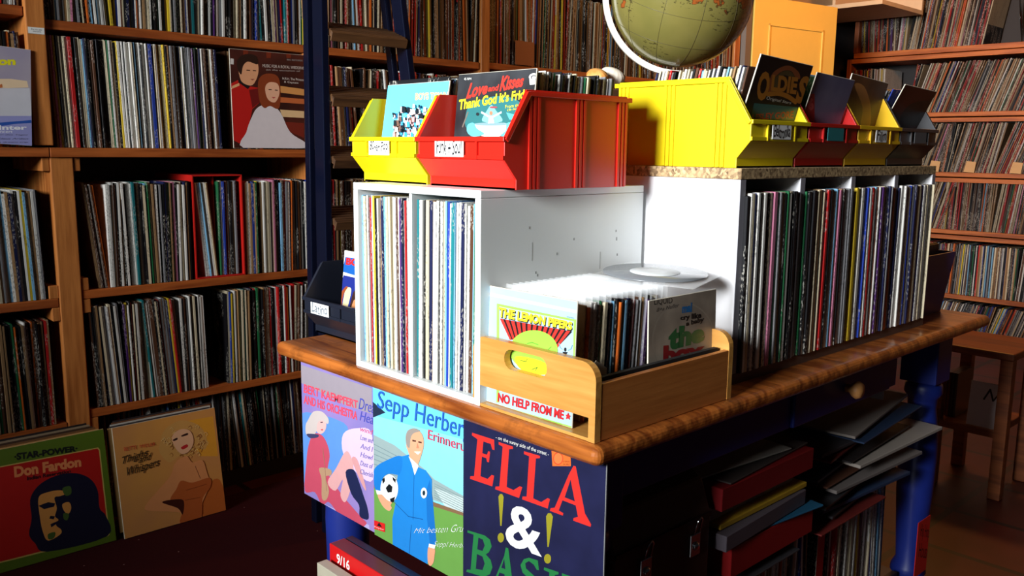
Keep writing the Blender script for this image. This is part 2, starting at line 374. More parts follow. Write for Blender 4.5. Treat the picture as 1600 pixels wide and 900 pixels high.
nl.done('notice_label', 'small white printed notice stuck on the left pine post', 'notice')

R2 = lp_row((XS-.004, .803, 1.1575), (0, 1, 0), .50, PI/2, W_MIX, 'on the couple sleeve shelf', 'LPs on the shelf beside the couple sleeve', lean=-.03)
# red cardboard holder with a divider, standing on the shelf
REDC = plain('red_cardboard', (196, 30, 22), .45)
hd = thing('record_holder', 'open red cardboard holder keeping LPs upright on the left wall shelf', 'record holder', (XS-.002, 1.19, .739))
MB().box(-.30, 0, 0, .004, 0, .335, REDC).box(-.30, 0, .166, .170, 0, .335, REDC).box(-.30, 0, .0042, .1658, .331, .335, REDC).box(-.30, 0, .0042, .1658, 0, .004, REDC).build('case', hd)
MB().box(-.29, -.03, .082, .085, .0045, .3305, REDC).build('divider', hd)
R3c = lp_row((XS-.012, 1.1985, .7435), (0, 1, 0), .045, PI/2, W_PALE, 'in the red holder, left half', 'LPs in the red holder, left half', thk=(0, 1, 2, 3, 2, 0), lean=0, size=.31)
for o in R3c: o.rotation_euler.y = -.085; o.location.y += .030; o.scale.z = .99
R3d = lp_row((XS-.012, 1.279, .7435), (0, 1, 0), .072, PI/2, W_DARK, 'in the red holder, right half', 'LPs in the red holder, right half', thk=(0, 1, 2, 3, 3, 1), size=.31)

# everything else on the shelves: too many to count, one object
stuff = bmesh.new(); SCOL = stuff.loops.layers.float_color.new('sleeve_colour')
def stuff_row(P0, along, length, rz, weights, lean=0, tmin=.003, tmax=.0075, size=.311, jit=.012, wob=.012, row_shade=1, hj=.006, first=None):
    a = 0; al = Vector(along); dn = Vector((math.sin(rz), -math.cos(rz), 0)); cl = lean
    while a < length:
        t = random.uniform(tmin, tmax)
        if random.random() < .06: cl = lean+random.uniform(-wob, wob)*4
        nm, rgb = random.choices(PAL, weights)[0]; f = random.uniform(.6, 1.05)*row_shade  # weaker light on deeper rows is multiplied into their sleeve colours
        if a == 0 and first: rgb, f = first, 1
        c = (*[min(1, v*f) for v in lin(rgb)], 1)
        s = size+random.uniform(-hj, hj); b = Vector(P0)+al*a-dn*random.uniform(0, jit); d = size*.9; tilt = math.tan(cl+random.uniform(-wob, wob)*.5)
        vs = []
        for zz in (0, s):
            for yy in (0, d):
                for xx in (0, t): vs.append(stuff.verts.new(b+al*(xx+tilt*zz)-dn*yy+Vector((0, 0, zz))))
        for q in ((0, 1, 5, 4), (1, 3, 7, 5), (3, 2, 6, 7), (2, 0, 4, 6), (4, 5, 7, 6), (0, 2, 3, 1)):
            fc = stuff.faces.new([vs[i] for i in q])
            for l in fc.loops: l[SCOL] = c
        a += t+random.choice((.0003, .0006, .001))
Yd = (0, 1, 0)
stuff_row((XS, .10, 1.541), Yd, .625, PI/2, W_MIX); stuff_row((XS, .792, 1.512), Yd, .826, PI/2, W_MIX, row_shade=.9); stuff_row((XS, 1.69, 1.512), Yd, .70, PI/2, W_WARM, -.0, row_shade=.7); stuff_row((XS, 2.46, 1.516), Yd, 1.76, PI/2, W_WARM, row_shade=.6)
stuff_row((XS, .40, 1.158), Yd, .325, PI/2, W_WARM); stuff_row((XS-.03, 1.335, 1.158), Yd, .25, PI/2, W_MIX)
stuff_row((XS, 1.685, 1.158), Yd, .60, PI/2, W_WARM, -.05, wob=.03, size=.29); stuff_row((XS, 2.46, 1.158), Yd, 1.74, PI/2, W_WARM, size=.30)
stuff_row((XS, .10, .723), Yd, .645, PI/2, W_MIX); stuff_row((XS, 1.70, .736), Yd, .69, PI/2, W_WARM, row_shade=.6)
stuff_row((XS, .925, .739), Yd, .256, PI/2, W_MIX, 0, wob=.006); stuff_row((XS-.004, .892, .739), Yd, .03, PI/2, W_DARK, -.10, wob=.004); stuff_row((XS, 1.372, .739), Yd, .245, PI/2, W_MIX, wob=.006)
stuff_row((-.868, 1.275, .061), Yd, .49, PI/2, W_MIX, -.0, .003, .009, size=.308, wob=.02, hj=.012); stuff_row((-.868, 1.815, .061), Yd, .35, PI/2, W_MIX, -.0, .004, .011, size=.306, wob=.02, hj=.012)
stuff_row((XS, .10, .346), Yd, .645, PI/2, W_WARM, row_shade=.8)
stuff_row((XS, .865, .373), Yd, .345, PI/2, W_MIX, -.035, tmin=.003, tmax=.0065, wob=.01); stuff_row((XS, 1.288, .373), Yd, .334, PI/2, W_MIX, .01, wob=.006, first=(12, 10, 14))
stuff_row((XS, 1.70, .371), Yd, .68, PI/2, W_DARK)
stuff_row((XS-.03, 1.04, .056), Yd, .55, PI/2, W_DARK, -.06, wob=.02, size=.30); stuff_row((XS-.06, .30, .056), Yd, .73, PI/2, W_DARK, size=.29, wob=.02); stuff_row((XS-.03, 1.70, .056), Yd, .6, PI/2, W_DARK)
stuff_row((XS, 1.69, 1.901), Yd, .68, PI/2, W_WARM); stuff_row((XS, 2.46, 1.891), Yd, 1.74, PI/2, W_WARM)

# ------------------------------------------------------------------ shelving on the back wall
YB = 6.06
bs = thing('wall_shelving', 'orange pine shelving with tightly packed leaning records on the back wall', 'shelf', (-2.98, YB, 0))
BX1 = 2.0
for z, th in ((1.812, .03), (1.436, .028), (1.048, .028), (.674, .028), (.25, .03)): MB().box(.03, BX1, 0, .32, z-th, z, PINE_X, .002).build('shelf_board', bs)
MB().box(.05, BX1-.05, -.012, .32, 1.816, 1.85, PINE_X, .002).build('shelf_board', bs)
for z in (1.400, 1.012, .638): MB().box(.03, BX1, .004, .03, z-.028, z, PINE_X, .002).build('front_rail', bs)
MB().box(0, .028, 0, .32, 0, 1.812, PINE_Z, .002).build('upright', bs); MB().box(.045, .075, -.012, .32, 1.852, 2.5, PINE_Z, .002).build('upright', bs); MB().box(BX1, BX1+.03, 0, .32, 0, 1.83, PINE_Z, .002).build('upright', bs)
MB().box(.0, BX1, .322, .335, 0, 2.5, DARK).build('back_panel', bs)
Xd = (1, 0, 0)
stuff_row((-2.89, YB+.004, 1.852), Xd, .30, 0, W_WARM, .0, .006, .012, wob=.02, row_shade=.5); stuff_row((-2.57, YB+.004, 1.852), Xd, .47, 0, W_WARM, .14, .004, .011, wob=.05, row_shade=.5)
stuff_row((-2.93, YB+.006, 1.437), Xd, .22, 0, W_WARM, -.03, .005, .010, size=.30, row_shade=.5); stuff_row((-2.55, YB+.006, 1.437), Xd, 1.30, 0, W_WARM, .20, .004, .009, size=.315, wob=.04, row_shade=.5)
stuff_row((-2.93, YB+.006, 1.049), Xd, 1.72, 0, W_WARM, .16, .004, .009, size=.315, wob=.04, row_shade=.5)
stuff_row((-2.93, YB+.006, .675), Xd, 1.74, 0, W_WARM, .15, .004, .009, size=.31, wob=.04, row_shade=.5)
stuff_row((-2.93, YB+.006, .251), Xd, 1.88, 0, W_DARK, .02, .004, .009, size=.33)
stuff_row((-2.60, YB+.006, .003), Xd, 1.5, 0, W_DARK, .28, .005, .010, size=.19)
me = bpy.data.meshes.new('record_rows'); bmesh.ops.recalc_face_normals(stuff, faces=stuff.faces); stuff.to_mesh(me); stuff.free(); me.materials.append(SPINES)
o = bpy.data.objects.new('record_rows', me); COL.objects.link(o); tag(o, 'tightly packed rows of LPs filling the other shelves and the space under the table', 'records', kind='stuff')
for k, (px, py) in enumerate(((1460, 257), (1515, 262), (1588, 258))):
    d = ray(px, py); q = CAM+d*((YB-.004-CAM.y)/d.y)
    MBo = MB().prism([(-.035, -.03), (.03, -.034), (.038, .034), (-.02, .04)], 1, -.001, .001, plain('tan_card', (206, 160, 104), .6)).build('divider_card')
    MBo.location = (q.x, YB-.006, 1.083); tag(MBo, ['leftmost', 'middle', 'rightmost'][k]+' of three tan cards on the third back wall shelf', 'divider card', 'tan cards on the back wall shelf')
q = ray(820, 90); q = CAM+q*((XS+.006-CAM.x)/q.x)
o = MB().box(-.001, .001, -.055, .055, 0, .098, plain('brown_card', (150, 84, 44), .6)).build('divider_card'); o.location = (XS+.006, q.y, 1.5175); tag(o, 'square brown card standing before the records left of the globe', 'divider card')
for k, (dx, dy) in enumerate(((0, 0), (.11, -.004))):
    v = MB().lathe([(0, 0), (.15, 0), (.15, .002), (0, .002)], plain('black_vinyl', (12, 12, 13), .18, spec=.7), 48).lathe([(0, .0021), (.05, .0021), (.05, .0026), (0, .0026)], plain('vinyl_label', (150, 40, 30), .5), 32).build('vinyl_record')
    v.location = (-1.94+dx, YB+.16, 1.852+.151); v.rotation_euler = (0, PI/2-.12, .25); tag(v, ['bare black vinyl disc at the right of the top back wall shelf', 'second bare black vinyl disc nearest the top right picture edge'][k], 'record')

# ------------------------------------------------------------------ door and cupboard in the far corner
CREAM = plain('cream_paint', (240, 200, 96), .45, noise=.04)
dr = tag(thing('door_1', None, None, (-2.693, 4.36, 0), -math.atan2(.123, .70)), kind='structure')
DW = .712
MB().box(-.042, 0, 0, DW, .01, 2.01, CREAM, .003).build('door_leaf', dr)
PR = MB()
for z0, z1 in ((.25, .95), (1.1, 1.87)):
    for a, b, c, d in ((.12, DW-.12, z0, z0+.012), (.12, DW-.12, z1-.012, z1), (.12, .132, z0, z1), (DW-.132, DW-.12, z0, z1)): PR.box(0, .007, a, b, c, d, CREAM, .002)
PR.build('panel_moulding', dr)
MB().tube([(.0, .62, 1.02), (.05, .62, 1.02), (.055, .53, 1.02)], .008, plain('brass', (180, 140, 70), .3, 1)).build('door_handle', dr)
struct(MB().box(-2.78, -2.70, 4.30, 4.352, 0, 2.1, plain('grey_door_frame', (120, 108, 96), .6)), 'trim_1')
cp = thing('wall_cupboard', 'cream open cupboard high in the corner behind the yellow door', 'cupboard', (-3.08, 5.40, 2.06))
CR2 = plain('pale_cream', (220, 190, 150), .6)
MB().box(0, .62, 0, .6, 0, .025, CR2).box(0, .02, 0, .6, .025, .5, CR2).box(.30, .32, 0, .6, .025, .5, CR2).box(0, .62, .58, .6, .025, .5, CR2).build('carcass', cp)

# ------------------------------------------------------------------ ladder
LD = plain('navy_metal', (18, 24, 48), .22, .5, noise=.05); LT = wood('ladder_tread', (66, 42, 24), (104, 70, 40), 1, .5)
ld = thing('step_ladder', 'folded navy step ladder with ribbed wooden treads leaning on the left shelves', 'ladder', (-2.19, 1.33, 0))
lo = Vector((-2.19, 1.33, 0))
def bar(p, q, wx, wy, name, m=LD):
    p = Vector(p)-lo; q = Vector(q)-lo; b = bmesh.new(); bmesh.ops.create_cube(b, size=1); mb = MB()
    for v in b.verts: base = q if v.co.z > 0 else p; v.co = base+Vector((v.co.x*wx, v.co.y*wy, 0))
    bmesh.ops.bevel(b, geom=b.edges[:], offset=.003, segments=2, affect='EDGES', profile=.5); mb.merge(b, m); return mb.build(name, ld)
L0, L1 = Vector((-2.195, 1.334, .0065)), Vector((-2.475, 1.514, 2.2)); Q0, Q1 = Vector((-2.17, 1.812, .0065)), Vector((-2.487, 1.746, 2.2))
bar(L0, L1, .055, .024, 'stile'); bar(Q0, Q1, .055, .024, 'stile')
bar(L0+Vector((-.105, .018, 0)), L1+Vector((-.095, .015, 0)), .03, .022, 'rear_stile'); bar(Q0+Vector((-.07, -.014, 0)), Q1+Vector((-.05, -.014, 0)), .03, .022, 'rear_stile')
for z in (.25, .50, .72, .955, 1.14, 1.325, 1.52, 1.72, 1.92):
    a = L0.lerp(L1, z/2.2)-lo; b = Q0.lerp(Q1, z/2.2)-lo; mb = MB(); y0, y1 = a.y+.013, b.y-.013; x = (a.x+b.x)/2
    R = Matrix.Translation((x, 0, z)) @ Matrix.Rotation(.36, 4, 'Y')
    mb.box(-.065, .040, y0, y1, -.010, .008, LT, .001, 1, R)
    for k in range(6): mb.box(-.062+k*.017, -.054+k*.017, y0+.002, y1-.002, .008, .0105, LT, 0, 1, R)
    mb.box(.040, .046, y0, y1, -.022, .006, LT, .001, 1, R).build('tread', ld)

# ------------------------------------------------------------------ table
TX0, TX1, TY0, TY1 = -1.622, -.738, .865, 2.365
tb = thing('work_table', 'big pine table with varnished rounded top and navy painted base', 'table', (-1.18, 1.65, 0))
def T(mb, name, parent=tb, off=(-1.18, 1.65, 0)):
    bmesh.ops.translate(mb.bm, verts=mb.bm.verts, vec=-Vector(off)); return mb.build(name, parent)
T(MB().box(TX0, TX1, TY0, TY1, .741, .77, TABLE_W, .0125, 4), 'tabletop')
def leg(x, y):
    mb = MB(); mb.box(x-.045, x+.045, y-.045, y+.045, .60, .741, NAVY, .003)
    mb.lathe([(.036, .60), (.044, .59), (.046, .57), (.036, .555), (.034, .53), (.043, .47), (.046, .40), (.044, .30), (.036, .18), (.032, .12), (.042, .10), (.044, .085), (.034, .07), (.038, .04), (.034, 0)], NAVY, 20, Matrix.Translation((x, y, 0)))
    T(mb, 'leg')
for x, y in ((-1.50, .955), (-.845, .955), (-1.50, 2.255), (-.845, 2.255)): leg(x, y)
AP = .646
T(MB().box(-1.455, -.89, .915, .94, AP, .741, NAVY, .002), 'apron'); T(MB().box(-1.455, -.89, 2.26, 2.285, AP, .741, NAVY, .002), 'apron'); T(MB().box(-1.54, -1.515, 1.0, 2.2, AP, .741, NAVY, .002), 'apron')
mb = MB().box(-.825, -.802, 1.0, 1.50, AP, .741, NAVY, .002).box(-.825, -.802, 1.935, 1.975, AP, .741, NAVY, .002).box(-.825, -.802, 1.50, 1.935, .728, .741, NAVY).box(-.825, -.802, 1.975, 2.2, .728, .741, NAVY); T(mb, 'apron')
dw = T(MB().box(-.824, -.796, 1.504, 1.931, AP, .726, NAVY, .003), 'drawer')
kb = MB().lathe([(.009, 0), (.008, .008), (.016, .016), (.019, .024), (.015, .032), (0, .035)], wood('knob_wood', (190, 126, 66), (214, 150, 88), 2), 20, Matrix.Translation((-.796, 1.716, .688)) @ Matrix.Rotation(PI/2, 4, 'Y')); T(kb, 'knob', dw)
T(MB().box(-1.52, -.83, .99, 2.28, .035, .06, NAVY, .002), 'lower_shelf'); T(MB().box(-.86, -.845, 1.26, 2.19, .061, .10, DARK, .002), 'shelf_lip')
ps = tag(MB().box(-1.12, -.835, 1.99, 1.995, .60, .72, plain('grey_card', (170, 168, 170), .6)).build('record_sleeve'), 'pale grey sleeve end showing through the open drawer gap of the table', 'record')

# ------------------------------------------------------------------ record units on the table
def unit_parts(u, boxes):
    for n, *b in boxes:
        mb = MB(); m = b[6]; mb.box(*b[:6], m, .0008, 1); mb.build(n, u)
uL = thing('record_unit', 'grey white two-bay record box facing front under the red bin', 'record unit', (-1.34, .878, .77))
Wd, Hh, Dp = .345, .3365, .395
unit_parts(uL, [('side_panel', 0, .013, 0, Dp, 0, Hh-.0125, WHITE), ('top_panel', 0, Wd, 0, Dp, Hh-.012, Hh, WHITE), ('bottom_panel', .0135, Wd-.0135, 0, Dp, 0, .011, WHITE),
    ('divider', .160, .167, .004, Dp-.01, .0115, Hh-.0125, WHITE), ('back_panel', .0135, Wd-.0135, Dp-.006, Dp-.001, .0115, Hh-.0125, WHITE)])
mk = plain('scratch_grey', (150, 152, 150), .6); mb = MB().box(Wd-.013, Wd, 0, Dp, 0, Hh-.0125, WHITE, .0008, 1)
for k in range(26):
    y = random.uniform(.03, .37); z = random.uniform(.04, .30); l = random.choice((.004, .006, .03, .07)) if k < 9 else .004
    mb.box(Wd+.00005, Wd+.0003, y, y+(.0012 if l > .01 else .003), z-l, z, mk)
mb.build('side_panel', uL)
lp_row((-1.325, .886, .7815), (1, 0, 0), .143, 0, W_PALE, 'in the left two-bay box bay', 'LPs in the left bay of the two-bay box', thk=(0, 2, 4, 4, 2, 0), size=.303, jit=.004, lean=-.01)
lp_row((-1.170, .886, .7815), (1, 0, 0), .156, 0, W_PALE, 'in the right two-bay box bay', 'LPs in the right bay of the two-bay box', thk=(0, 2, 4, 4, 2, 0), size=.303, jit=.004, lean=.012)

uR = thing('record_unit', 'long white four-bay record unit with chipboard top facing right', 'record unit', (-.801, 1.283, .77))
LR, HR, DR = .815, .3715, .325
MB().box(-DR, 0, 0, LR, HR-.0185, HR, CHIP, .0008, 1).build('top_board', uR)
GREYED = plain('grey_edge_band', (150, 148, 156), .5)
def panel(y0, y1): MB().box(-DR, -.0012, y0, y1, .019, HR-.019, WHITE2).box(-.0012, 0, y0, y1, .019, HR-.019, GREYED).build('upright_panel', uR)
for k in range(5): y = k*(LR-.016)/4; panel(y, y+.016)
MB().box(-DR, 0, 0, LR, 0, .0185, plain('brown_base_board', (96, 72, 60), .6)).build('base_board', uR)
MB().box(-DR, -DR+.005, .016, LR-.016, .019, HR-.019, WHITE2).build('back_panel', uR)
bw = (LR-.016)/4
for k, nm in enumerate(('nearest', 'second', 'third', 'farthest')):
    lp_row((-.7945, 1.283+k*bw+.0175, .7895), (0, 1, 0), bw-.0185, PI/2, W_LONG, 'in the long unit, %s bay' % nm, 'LPs in the %s bay of the long unit' % nm,
           thk=(0, 1, 3, 4, 4, 2), size=.31, jit=.004, lean=(-.004, .003, -.003, .003)[k])
uB = thing('record_unit', 'plain white low unit back to back with the long unit, under the globe', 'record unit', (-1.135, 1.29, .77))
unit_parts(uB, [('upright_panel', -.30, 0, 0, .016, 0, .355, WHITE2), ('upright_panel', -.30, 0, .784, .80, 0, .355, WHITE2), ('top_panel', -.30, 0, 0, .80, .3555, .3715, WHITE2), ('bottom_panel', -.30, 0, .0165, .7835, 0, .016, WHITE2), ('back_panel', -.006, 0, .0165, .7835, .0165, .355, WHITE2)])

# ------------------------------------------------------------------ storage bins
def storage_bin(loc, rz, rgb, label, wdt=.196, L=.285, card=None, handle=True, name='plastic'):
    b = thing('storage_bin', label, 'storage bin', loc, rz, 'plastic stacking bins of singles')
    m = plain('%s_%d_%d_%d' % (name, *rgb), rgb, .35, noise=.05, scale=8); h = wdt/2
    prof = [(.025, .0), (.025, .016), (0, .045), (0, .080), (.045, .152), (L, .152), (L, 0)]
    mb = MB()
    for s in (-1, 1): mb.prism(prof, 0, s*h, s*(h-.003), m, .0008)
    mb.box(-h+.003, h-.003, .025, L, 0, .003, m); mb.box(-h+.003, h-.003, L-.003, L, .003, .152, m)
    mb.prism([(.025, .0), (.025, .016), (0, .045), (0, .080), (.003, .080), (.003, .046), (.028, .017), (.028, .0)], 0, -h+.003, h-.003, m)
    for s in (-1, 1):
        a, c = (h, h+.005) if s > 0 else (-h-.005, -h)
        mb.prism([(-.002, .077), (.044, .149), (L+.008, .149), (L+.008, .142), (.050, .142), (.004, .072)], 0, a, c, m, .0008)
        for y in (.052, .061, .070, .158, .167, .176, L-.022, L-.013, L-.004): mb.box(*((h, h+.0028) if s > 0 else (-h-.0028, -h)), y-.0028, y+.0028, .001, .1425, m)
    mb.box(-h-.004, h+.004, L, L+.008, .142, .150, m); mb.box(-h-.003, h+.003, -.005, 0, .073, .0805, m, .001)
    mb.box(-h, h, -.003, 0, .046, .052, m)
    for s in (-1, 1): mb.box(*sorted((s*.043, s*.047)), -.004, 0, .046, .0745, m)
    mb.build('shell', b); return b
def label_card(b, txt, w=.062, h=.026, dx=0, rgb=(238, 238, 234), inkc=(20, 20, 26), z=.049):
    mb = MB(); mb.box(dx-w/2, dx+w/2, -.0045, -.0035, z, z+h, plain('card_%d_%d_%d' % rgb, rgb, .6, noise=.02))
    if txt:
        V, Fc = text_mesh(txt, .15, .010); i = mb.mi(ink(inkc)); vs = [mb.bm.verts.new((dx-w*.44+w*.88*u, -.0047, z+h*(.10+.80*v)+.002*math.sin(u*9))) for u, v in V]
        for f in Fc:
            nf = mb.bm.faces.new([vs[j] for j in f]); nf.material_index = i; nf.normal_update()
            if nf.normal.y > 0: nf.normal_flip()
    o = mb.build('label_card', b); o['label'] = 'white handwritten card'; return o
YEL = (226, 202, 16); RED = (206, 32, 18)
ZL = 1.1067; ZR = 1.1417
b = storage_bin((-1.298, .913, ZL), 0, YEL, 'yellow bin on the two-bay box behind the red bin', .192); label_card(b, '80-er Pop', dx=-.005)
b = storage_bin((-1.078, .905, ZL), 0, RED, 'red bin overhanging the two-bay box with a handwritten soul label', .212); label_card(b, 'Funk + Soul', .072, .030, -.02)
BW = .188
b = storage_bin((-.800, 1.398, ZR), PI/2, YEL, 'large yellow bin nearest on the chipboard top of the long unit', BW); label_card(b, 'Elektronika', dx=-.002)
b = storage_bin((-.800, 1.593, ZR), PI/2, (190, 16, 14), 'red bin second in the row on the long unit', BW); c = label_card(b, '', rgb=(20, 116, 120)); c['label'] = 'blank teal card'
b = storage_bin((-.800, 1.788, ZR), PI/2, (236, 186, 20), 'yellow bin third in the row on the long unit', BW); label_card(b, 'Film', w=.05)
b = storage_bin((-.800, 1.983, ZR), PI/2, (62, 62, 64), 'dark grey bin last in the row on the long unit', BW); c = label_card(b, '', rgb=(90, 90, 92)); c['label'] = 'faded grey card'
b = storage_bin((-1.555, .955, .7705), 0, (26, 30, 42), 'black bin on the table left of the two-bay record box', .196); label_card(b, 'Latino', dx=-.03, inkc=(110, 120, 130), w=.07, h=.026)
# singles filed in the bins
def singles(P0, along, length, rz, place, group, weights=W_MIX, lean_back=.12, thk=(2, 4, 3, 1, 0, 0), order='front', size=.178, ang=0):
    a = 0; n = 0; al = Vector(along)
    while a < length:
        i = random.choices(range(6), thk)[0]; t = THK[i]; nm, rgb = random.choices(PAL, weights)[0]
        o = bpy.data.objects.new('single_sleeve', sleeve_mesh('single_sleeve', i, t, size)); COL.objects.link(o)
        # sleeve plane faces the bin front: local x (thickness) runs along the bin
        o.location = Vector(P0)+al*(a+t/2)+Vector((0, 0, random.uniform(-.003, .004)))
        R = Matrix.Rotation(rz, 3, 'Z') @ Matrix.Rotation(lean_back, 3, 'Y'); o.rotation_euler = R.to_euler()
        lat = (R @ Vector((0, 1, 0))); o.location += lat*(-size/2+random.uniform(-.004, .004))
        f = random.uniform(.8, 1.08); o.color = (*[min(1, v*f) for v in lin(rgb)], 1)
        n += 1; tag(o, '%s-edged single, %s from the %s %s' % (nm, ordn(n), order, place), 'single record', group); a += t+random.uniform(.0008, .0022)
Z = .0045
singles((-1.078, .968, ZL+Z), (0, 1, 0), .185, PI/2, 'of the red soul bin', 'singles in the red soul bin', lean_back=.09)
singles((-1.298, .972, ZL+Z), (0, 1, 0), .10, PI/2, 'of the yellow pop bin', 'singles in the yellow pop bin', lean_back=.10)
singles((-.858, 1.398, ZR+Z), (-1, 0, 0), .185, PI, 'of the large yellow bin', 'singles in the large yellow bin', W_MIX, lean_back=-.24, size=.168)
singles((-.862, 1.593, ZR+Z), (-1, 0, 0), .10, PI, 'of the second bin, red', 'singles in the second bin', W_WARM, lean_back=-.22, size=.168)
singles((-.884, 1.788, ZR+Z), (-1, 0, 0), .12, PI, 'of the third bin, yellow', 'singles in the third bin', W_WARM, lean_back=-.22, size=.168)
singles((-.890, 1.983, ZR+Z), (-1, 0, 0), .15, PI, 'of the last bin', 'singles in the last bin', W_MIX, lean_back=-.38, size=.168)
# cream shells behind the bins, on a small box
tag(MB().box(-1.42, -1.16, 1.32, 1.62, 1.1418, 1.29, plain('brown_card_box', (120, 84, 56), .7), .003).build('cardboard_box'), 'brown cardboard box behind the bins under the sea shells', 'box')
def shell(loc, r, m, label, sq=.8, rz=0):
    mb = MB(); prof = []
    n = 14; b = bmesh.new(); bmesh.ops.create_uvsphere(b, u_segments=40, v_segments=20, radius=r)
    for v in b.verts:
        a = math.atan2(v.co.y, v.co.x); k = 1+.05*math.cos(14*a); v.co.x *= k*(1+.25*v.co.z/r); v.co.y *= k*sq; v.co.z *= .8
    for f in b.faces: f.smooth = True
    mb.merge(b, m); o = mb.build('sea_shell'); o.location = loc; o.rotation_euler = (.5, .3, rz); tag(o, label, 'sea shell', 'shells behind the bins')
shell((-1.20, 1.372, 1.312), .024, blend('tan_shell', (190, 120, 50), (224, 170, 100), 30), 'tan ribbed sea shell behind the red bin')
shell((-1.205, 1.422, 1.316), .026, blend('white_shell', (230, 214, 190), (244, 232, 214), 30), 'cream sea shell between the tan shell and the globe', .7, 1)

# ------------------------------------------------------------------ globe
def globe_mat():
    m, N, L, B = _new('printed_globe'); B.inputs['Roughness'].default_value = .22; B.inputs['Coat Weight'].default_value = .3
    tc = N.new('ShaderNodeTexCoord'); nz = N.new('ShaderNodeTexNoise'); nz.inputs['Scale'].default_value = 6.0; nz.inputs['Detail'].default_value = 7; nz.inputs['Roughness'].default_value = .55
    rp = N.new('ShaderNodeValToRGB'); E = rp.color_ramp.elements
    E[0].position = .0; E[0].color = (*lin((92, 92, 44)), 1); E[1].position = .585; E[1].color = (*lin((120, 112, 58)), 1)
    for p, c in ((.59, (60, 44, 24)), (.60, (150, 76, 30)), (.66, (130, 88, 42)), (.70, (120, 98, 50))): e = E.new(p); e.color = (*lin(c), 1)
    w1 = N.new('ShaderNodeTexNoise'); w1.inputs['Scale'].default_value = 75; w1.inputs['Detail'].default_value = 3
    mp = N.new('ShaderNodeMapping'); mp.inputs['Scale'].default_value = (1, 1, 3.2); L.new(tc.outputs['Object'], mp.inputs[0]); L.new(mp.outputs[0], w1.inputs[0])
    gt = N.new('ShaderNodeMath'); gt.operation = 'GREATER_THAN'; gt.inputs[1].default_value = .62; L.new(w1.outputs['Fac'], gt.inputs[0])
    n3 = N.new('ShaderNodeTexNoise'); n3.inputs['Scale'].default_value = 9; g3 = N.new('ShaderNodeMath'); g3.operation = 'GREATER_THAN'; g3.inputs[1].default_value = .5; L.new(tc.outputs['Object'], n3.inputs[0]); L.new(n3.outputs['Fac'], g3.inputs[0])
    mm = N.new('ShaderNodeMath'); mm.operation = 'MULTIPLY'; L.new(gt.outputs[0], mm.inputs[0]); L.new(g3.outputs[0], mm.inputs[1]); m2 = N.new('ShaderNodeMath'); m2.operation = 'MULTIPLY'; m2.inputs[1].default_value = .7; L.new(mm.outputs[0], m2.inputs[0])
    mx = N.new('ShaderNodeMix'); mx.data_type = 'RGBA'; mx.inputs[7].default_value = (*lin((40, 34, 20)), 1)
    L.new(tc.outputs['Object'], nz.inputs[0]); L.new(nz.outputs['Fac'], rp.inputs[0]); L.new(rp.outputs[0], mx.inputs[6]); L.new(m2.outputs[0], mx.inputs[0]); L.new(mx.outputs[2], B.inputs['Base Color']); return m
GC = Vector((-1.372, 1.882, 1.556)); GR = .1775
gl = thing('globe', 'large olive old globe with a white meridian ring behind the bins', 'globe', (GC.x, GC.y, 1.1417))
go = Vector((0, 0, GC.z-1.1417))
b = bmesh.new(); bmesh.ops.create_uvsphere(b, u_segments=64, v_segments=32, radius=GR)
for f in b.faces: f.smooth = True
mb = MB(); mb.merge(b, globe_mat()); lines = ink((70, 62, 36))
sp = mb.build('ball', gl, go); sp.rotation_euler = (.4, .3, .5)
mb = MB()
for k in range(6): mb.tube([(GR*1.0004*math.cos(t)*math.cos(k*PI/6), GR*1.0004*math.cos(t)*math.sin(k*PI/6), GR*1.0004*math.sin(t)) for t in [2*PI*i/64 for i in range(64)]], .0005, lines, 4, True)
for la in (-.9, -.45, 0, .45, .9): mb.tube([(GR*1.0004*math.cos(la)*math.cos(t), GR*1.0004*math.cos(la)*math.sin(t), GR*1.0004*math.sin(la)) for t in [2*PI*i/64 for i in range(64)]], .0005, lines, 4, True)
gg = mb.build('graticule', sp)
view = Vector((RT.x, RT.y, 0)).normalized(); RG = .1925; mb = MB(); IV = plain('ivory_metal', (232, 228, 214), .4)
P = []
for i in range(41):
    t = PI*.5+PI*1.0*i/40+.0; P.append((t))
bm2 = bmesh.new(); ring = []; nrm = view.cross(Vector((0, 0, 1)))
for t in P:
    d = view*math.cos(t)+Vector((0, 0, math.sin(t)))
    ring.append([bm2.verts.new(go+d*(RG+a)+nrm*c) for a, c in ((-.007, -.006), (.007, -.006), (.007, .006), (-.007, .006))])
for a, c in zip(ring, ring[1:]):
    for k in range(4): bm2.faces.new((a[k], a[(k+1) % 4], c[(k+1) % 4], c[k]))
bm2.faces.new(ring[0][::-1]); bm2.faces.new(ring[-1]); bmesh.ops.recalc_face_normals(bm2, faces=bm2.faces); mb.merge(bm2, IV); mb.build('meridian_ring', gl)
MB().lathe([(0, 0), (.055, 0), (.055, .012), (.02, .03), (.014, .10), (.018, .16), (.012, go.z-RG+.004), (0, go.z-RG+.004)], wood('globe_stand_wood', (70, 40, 20), (96, 58, 30), 2), 28).build('stand', gl)

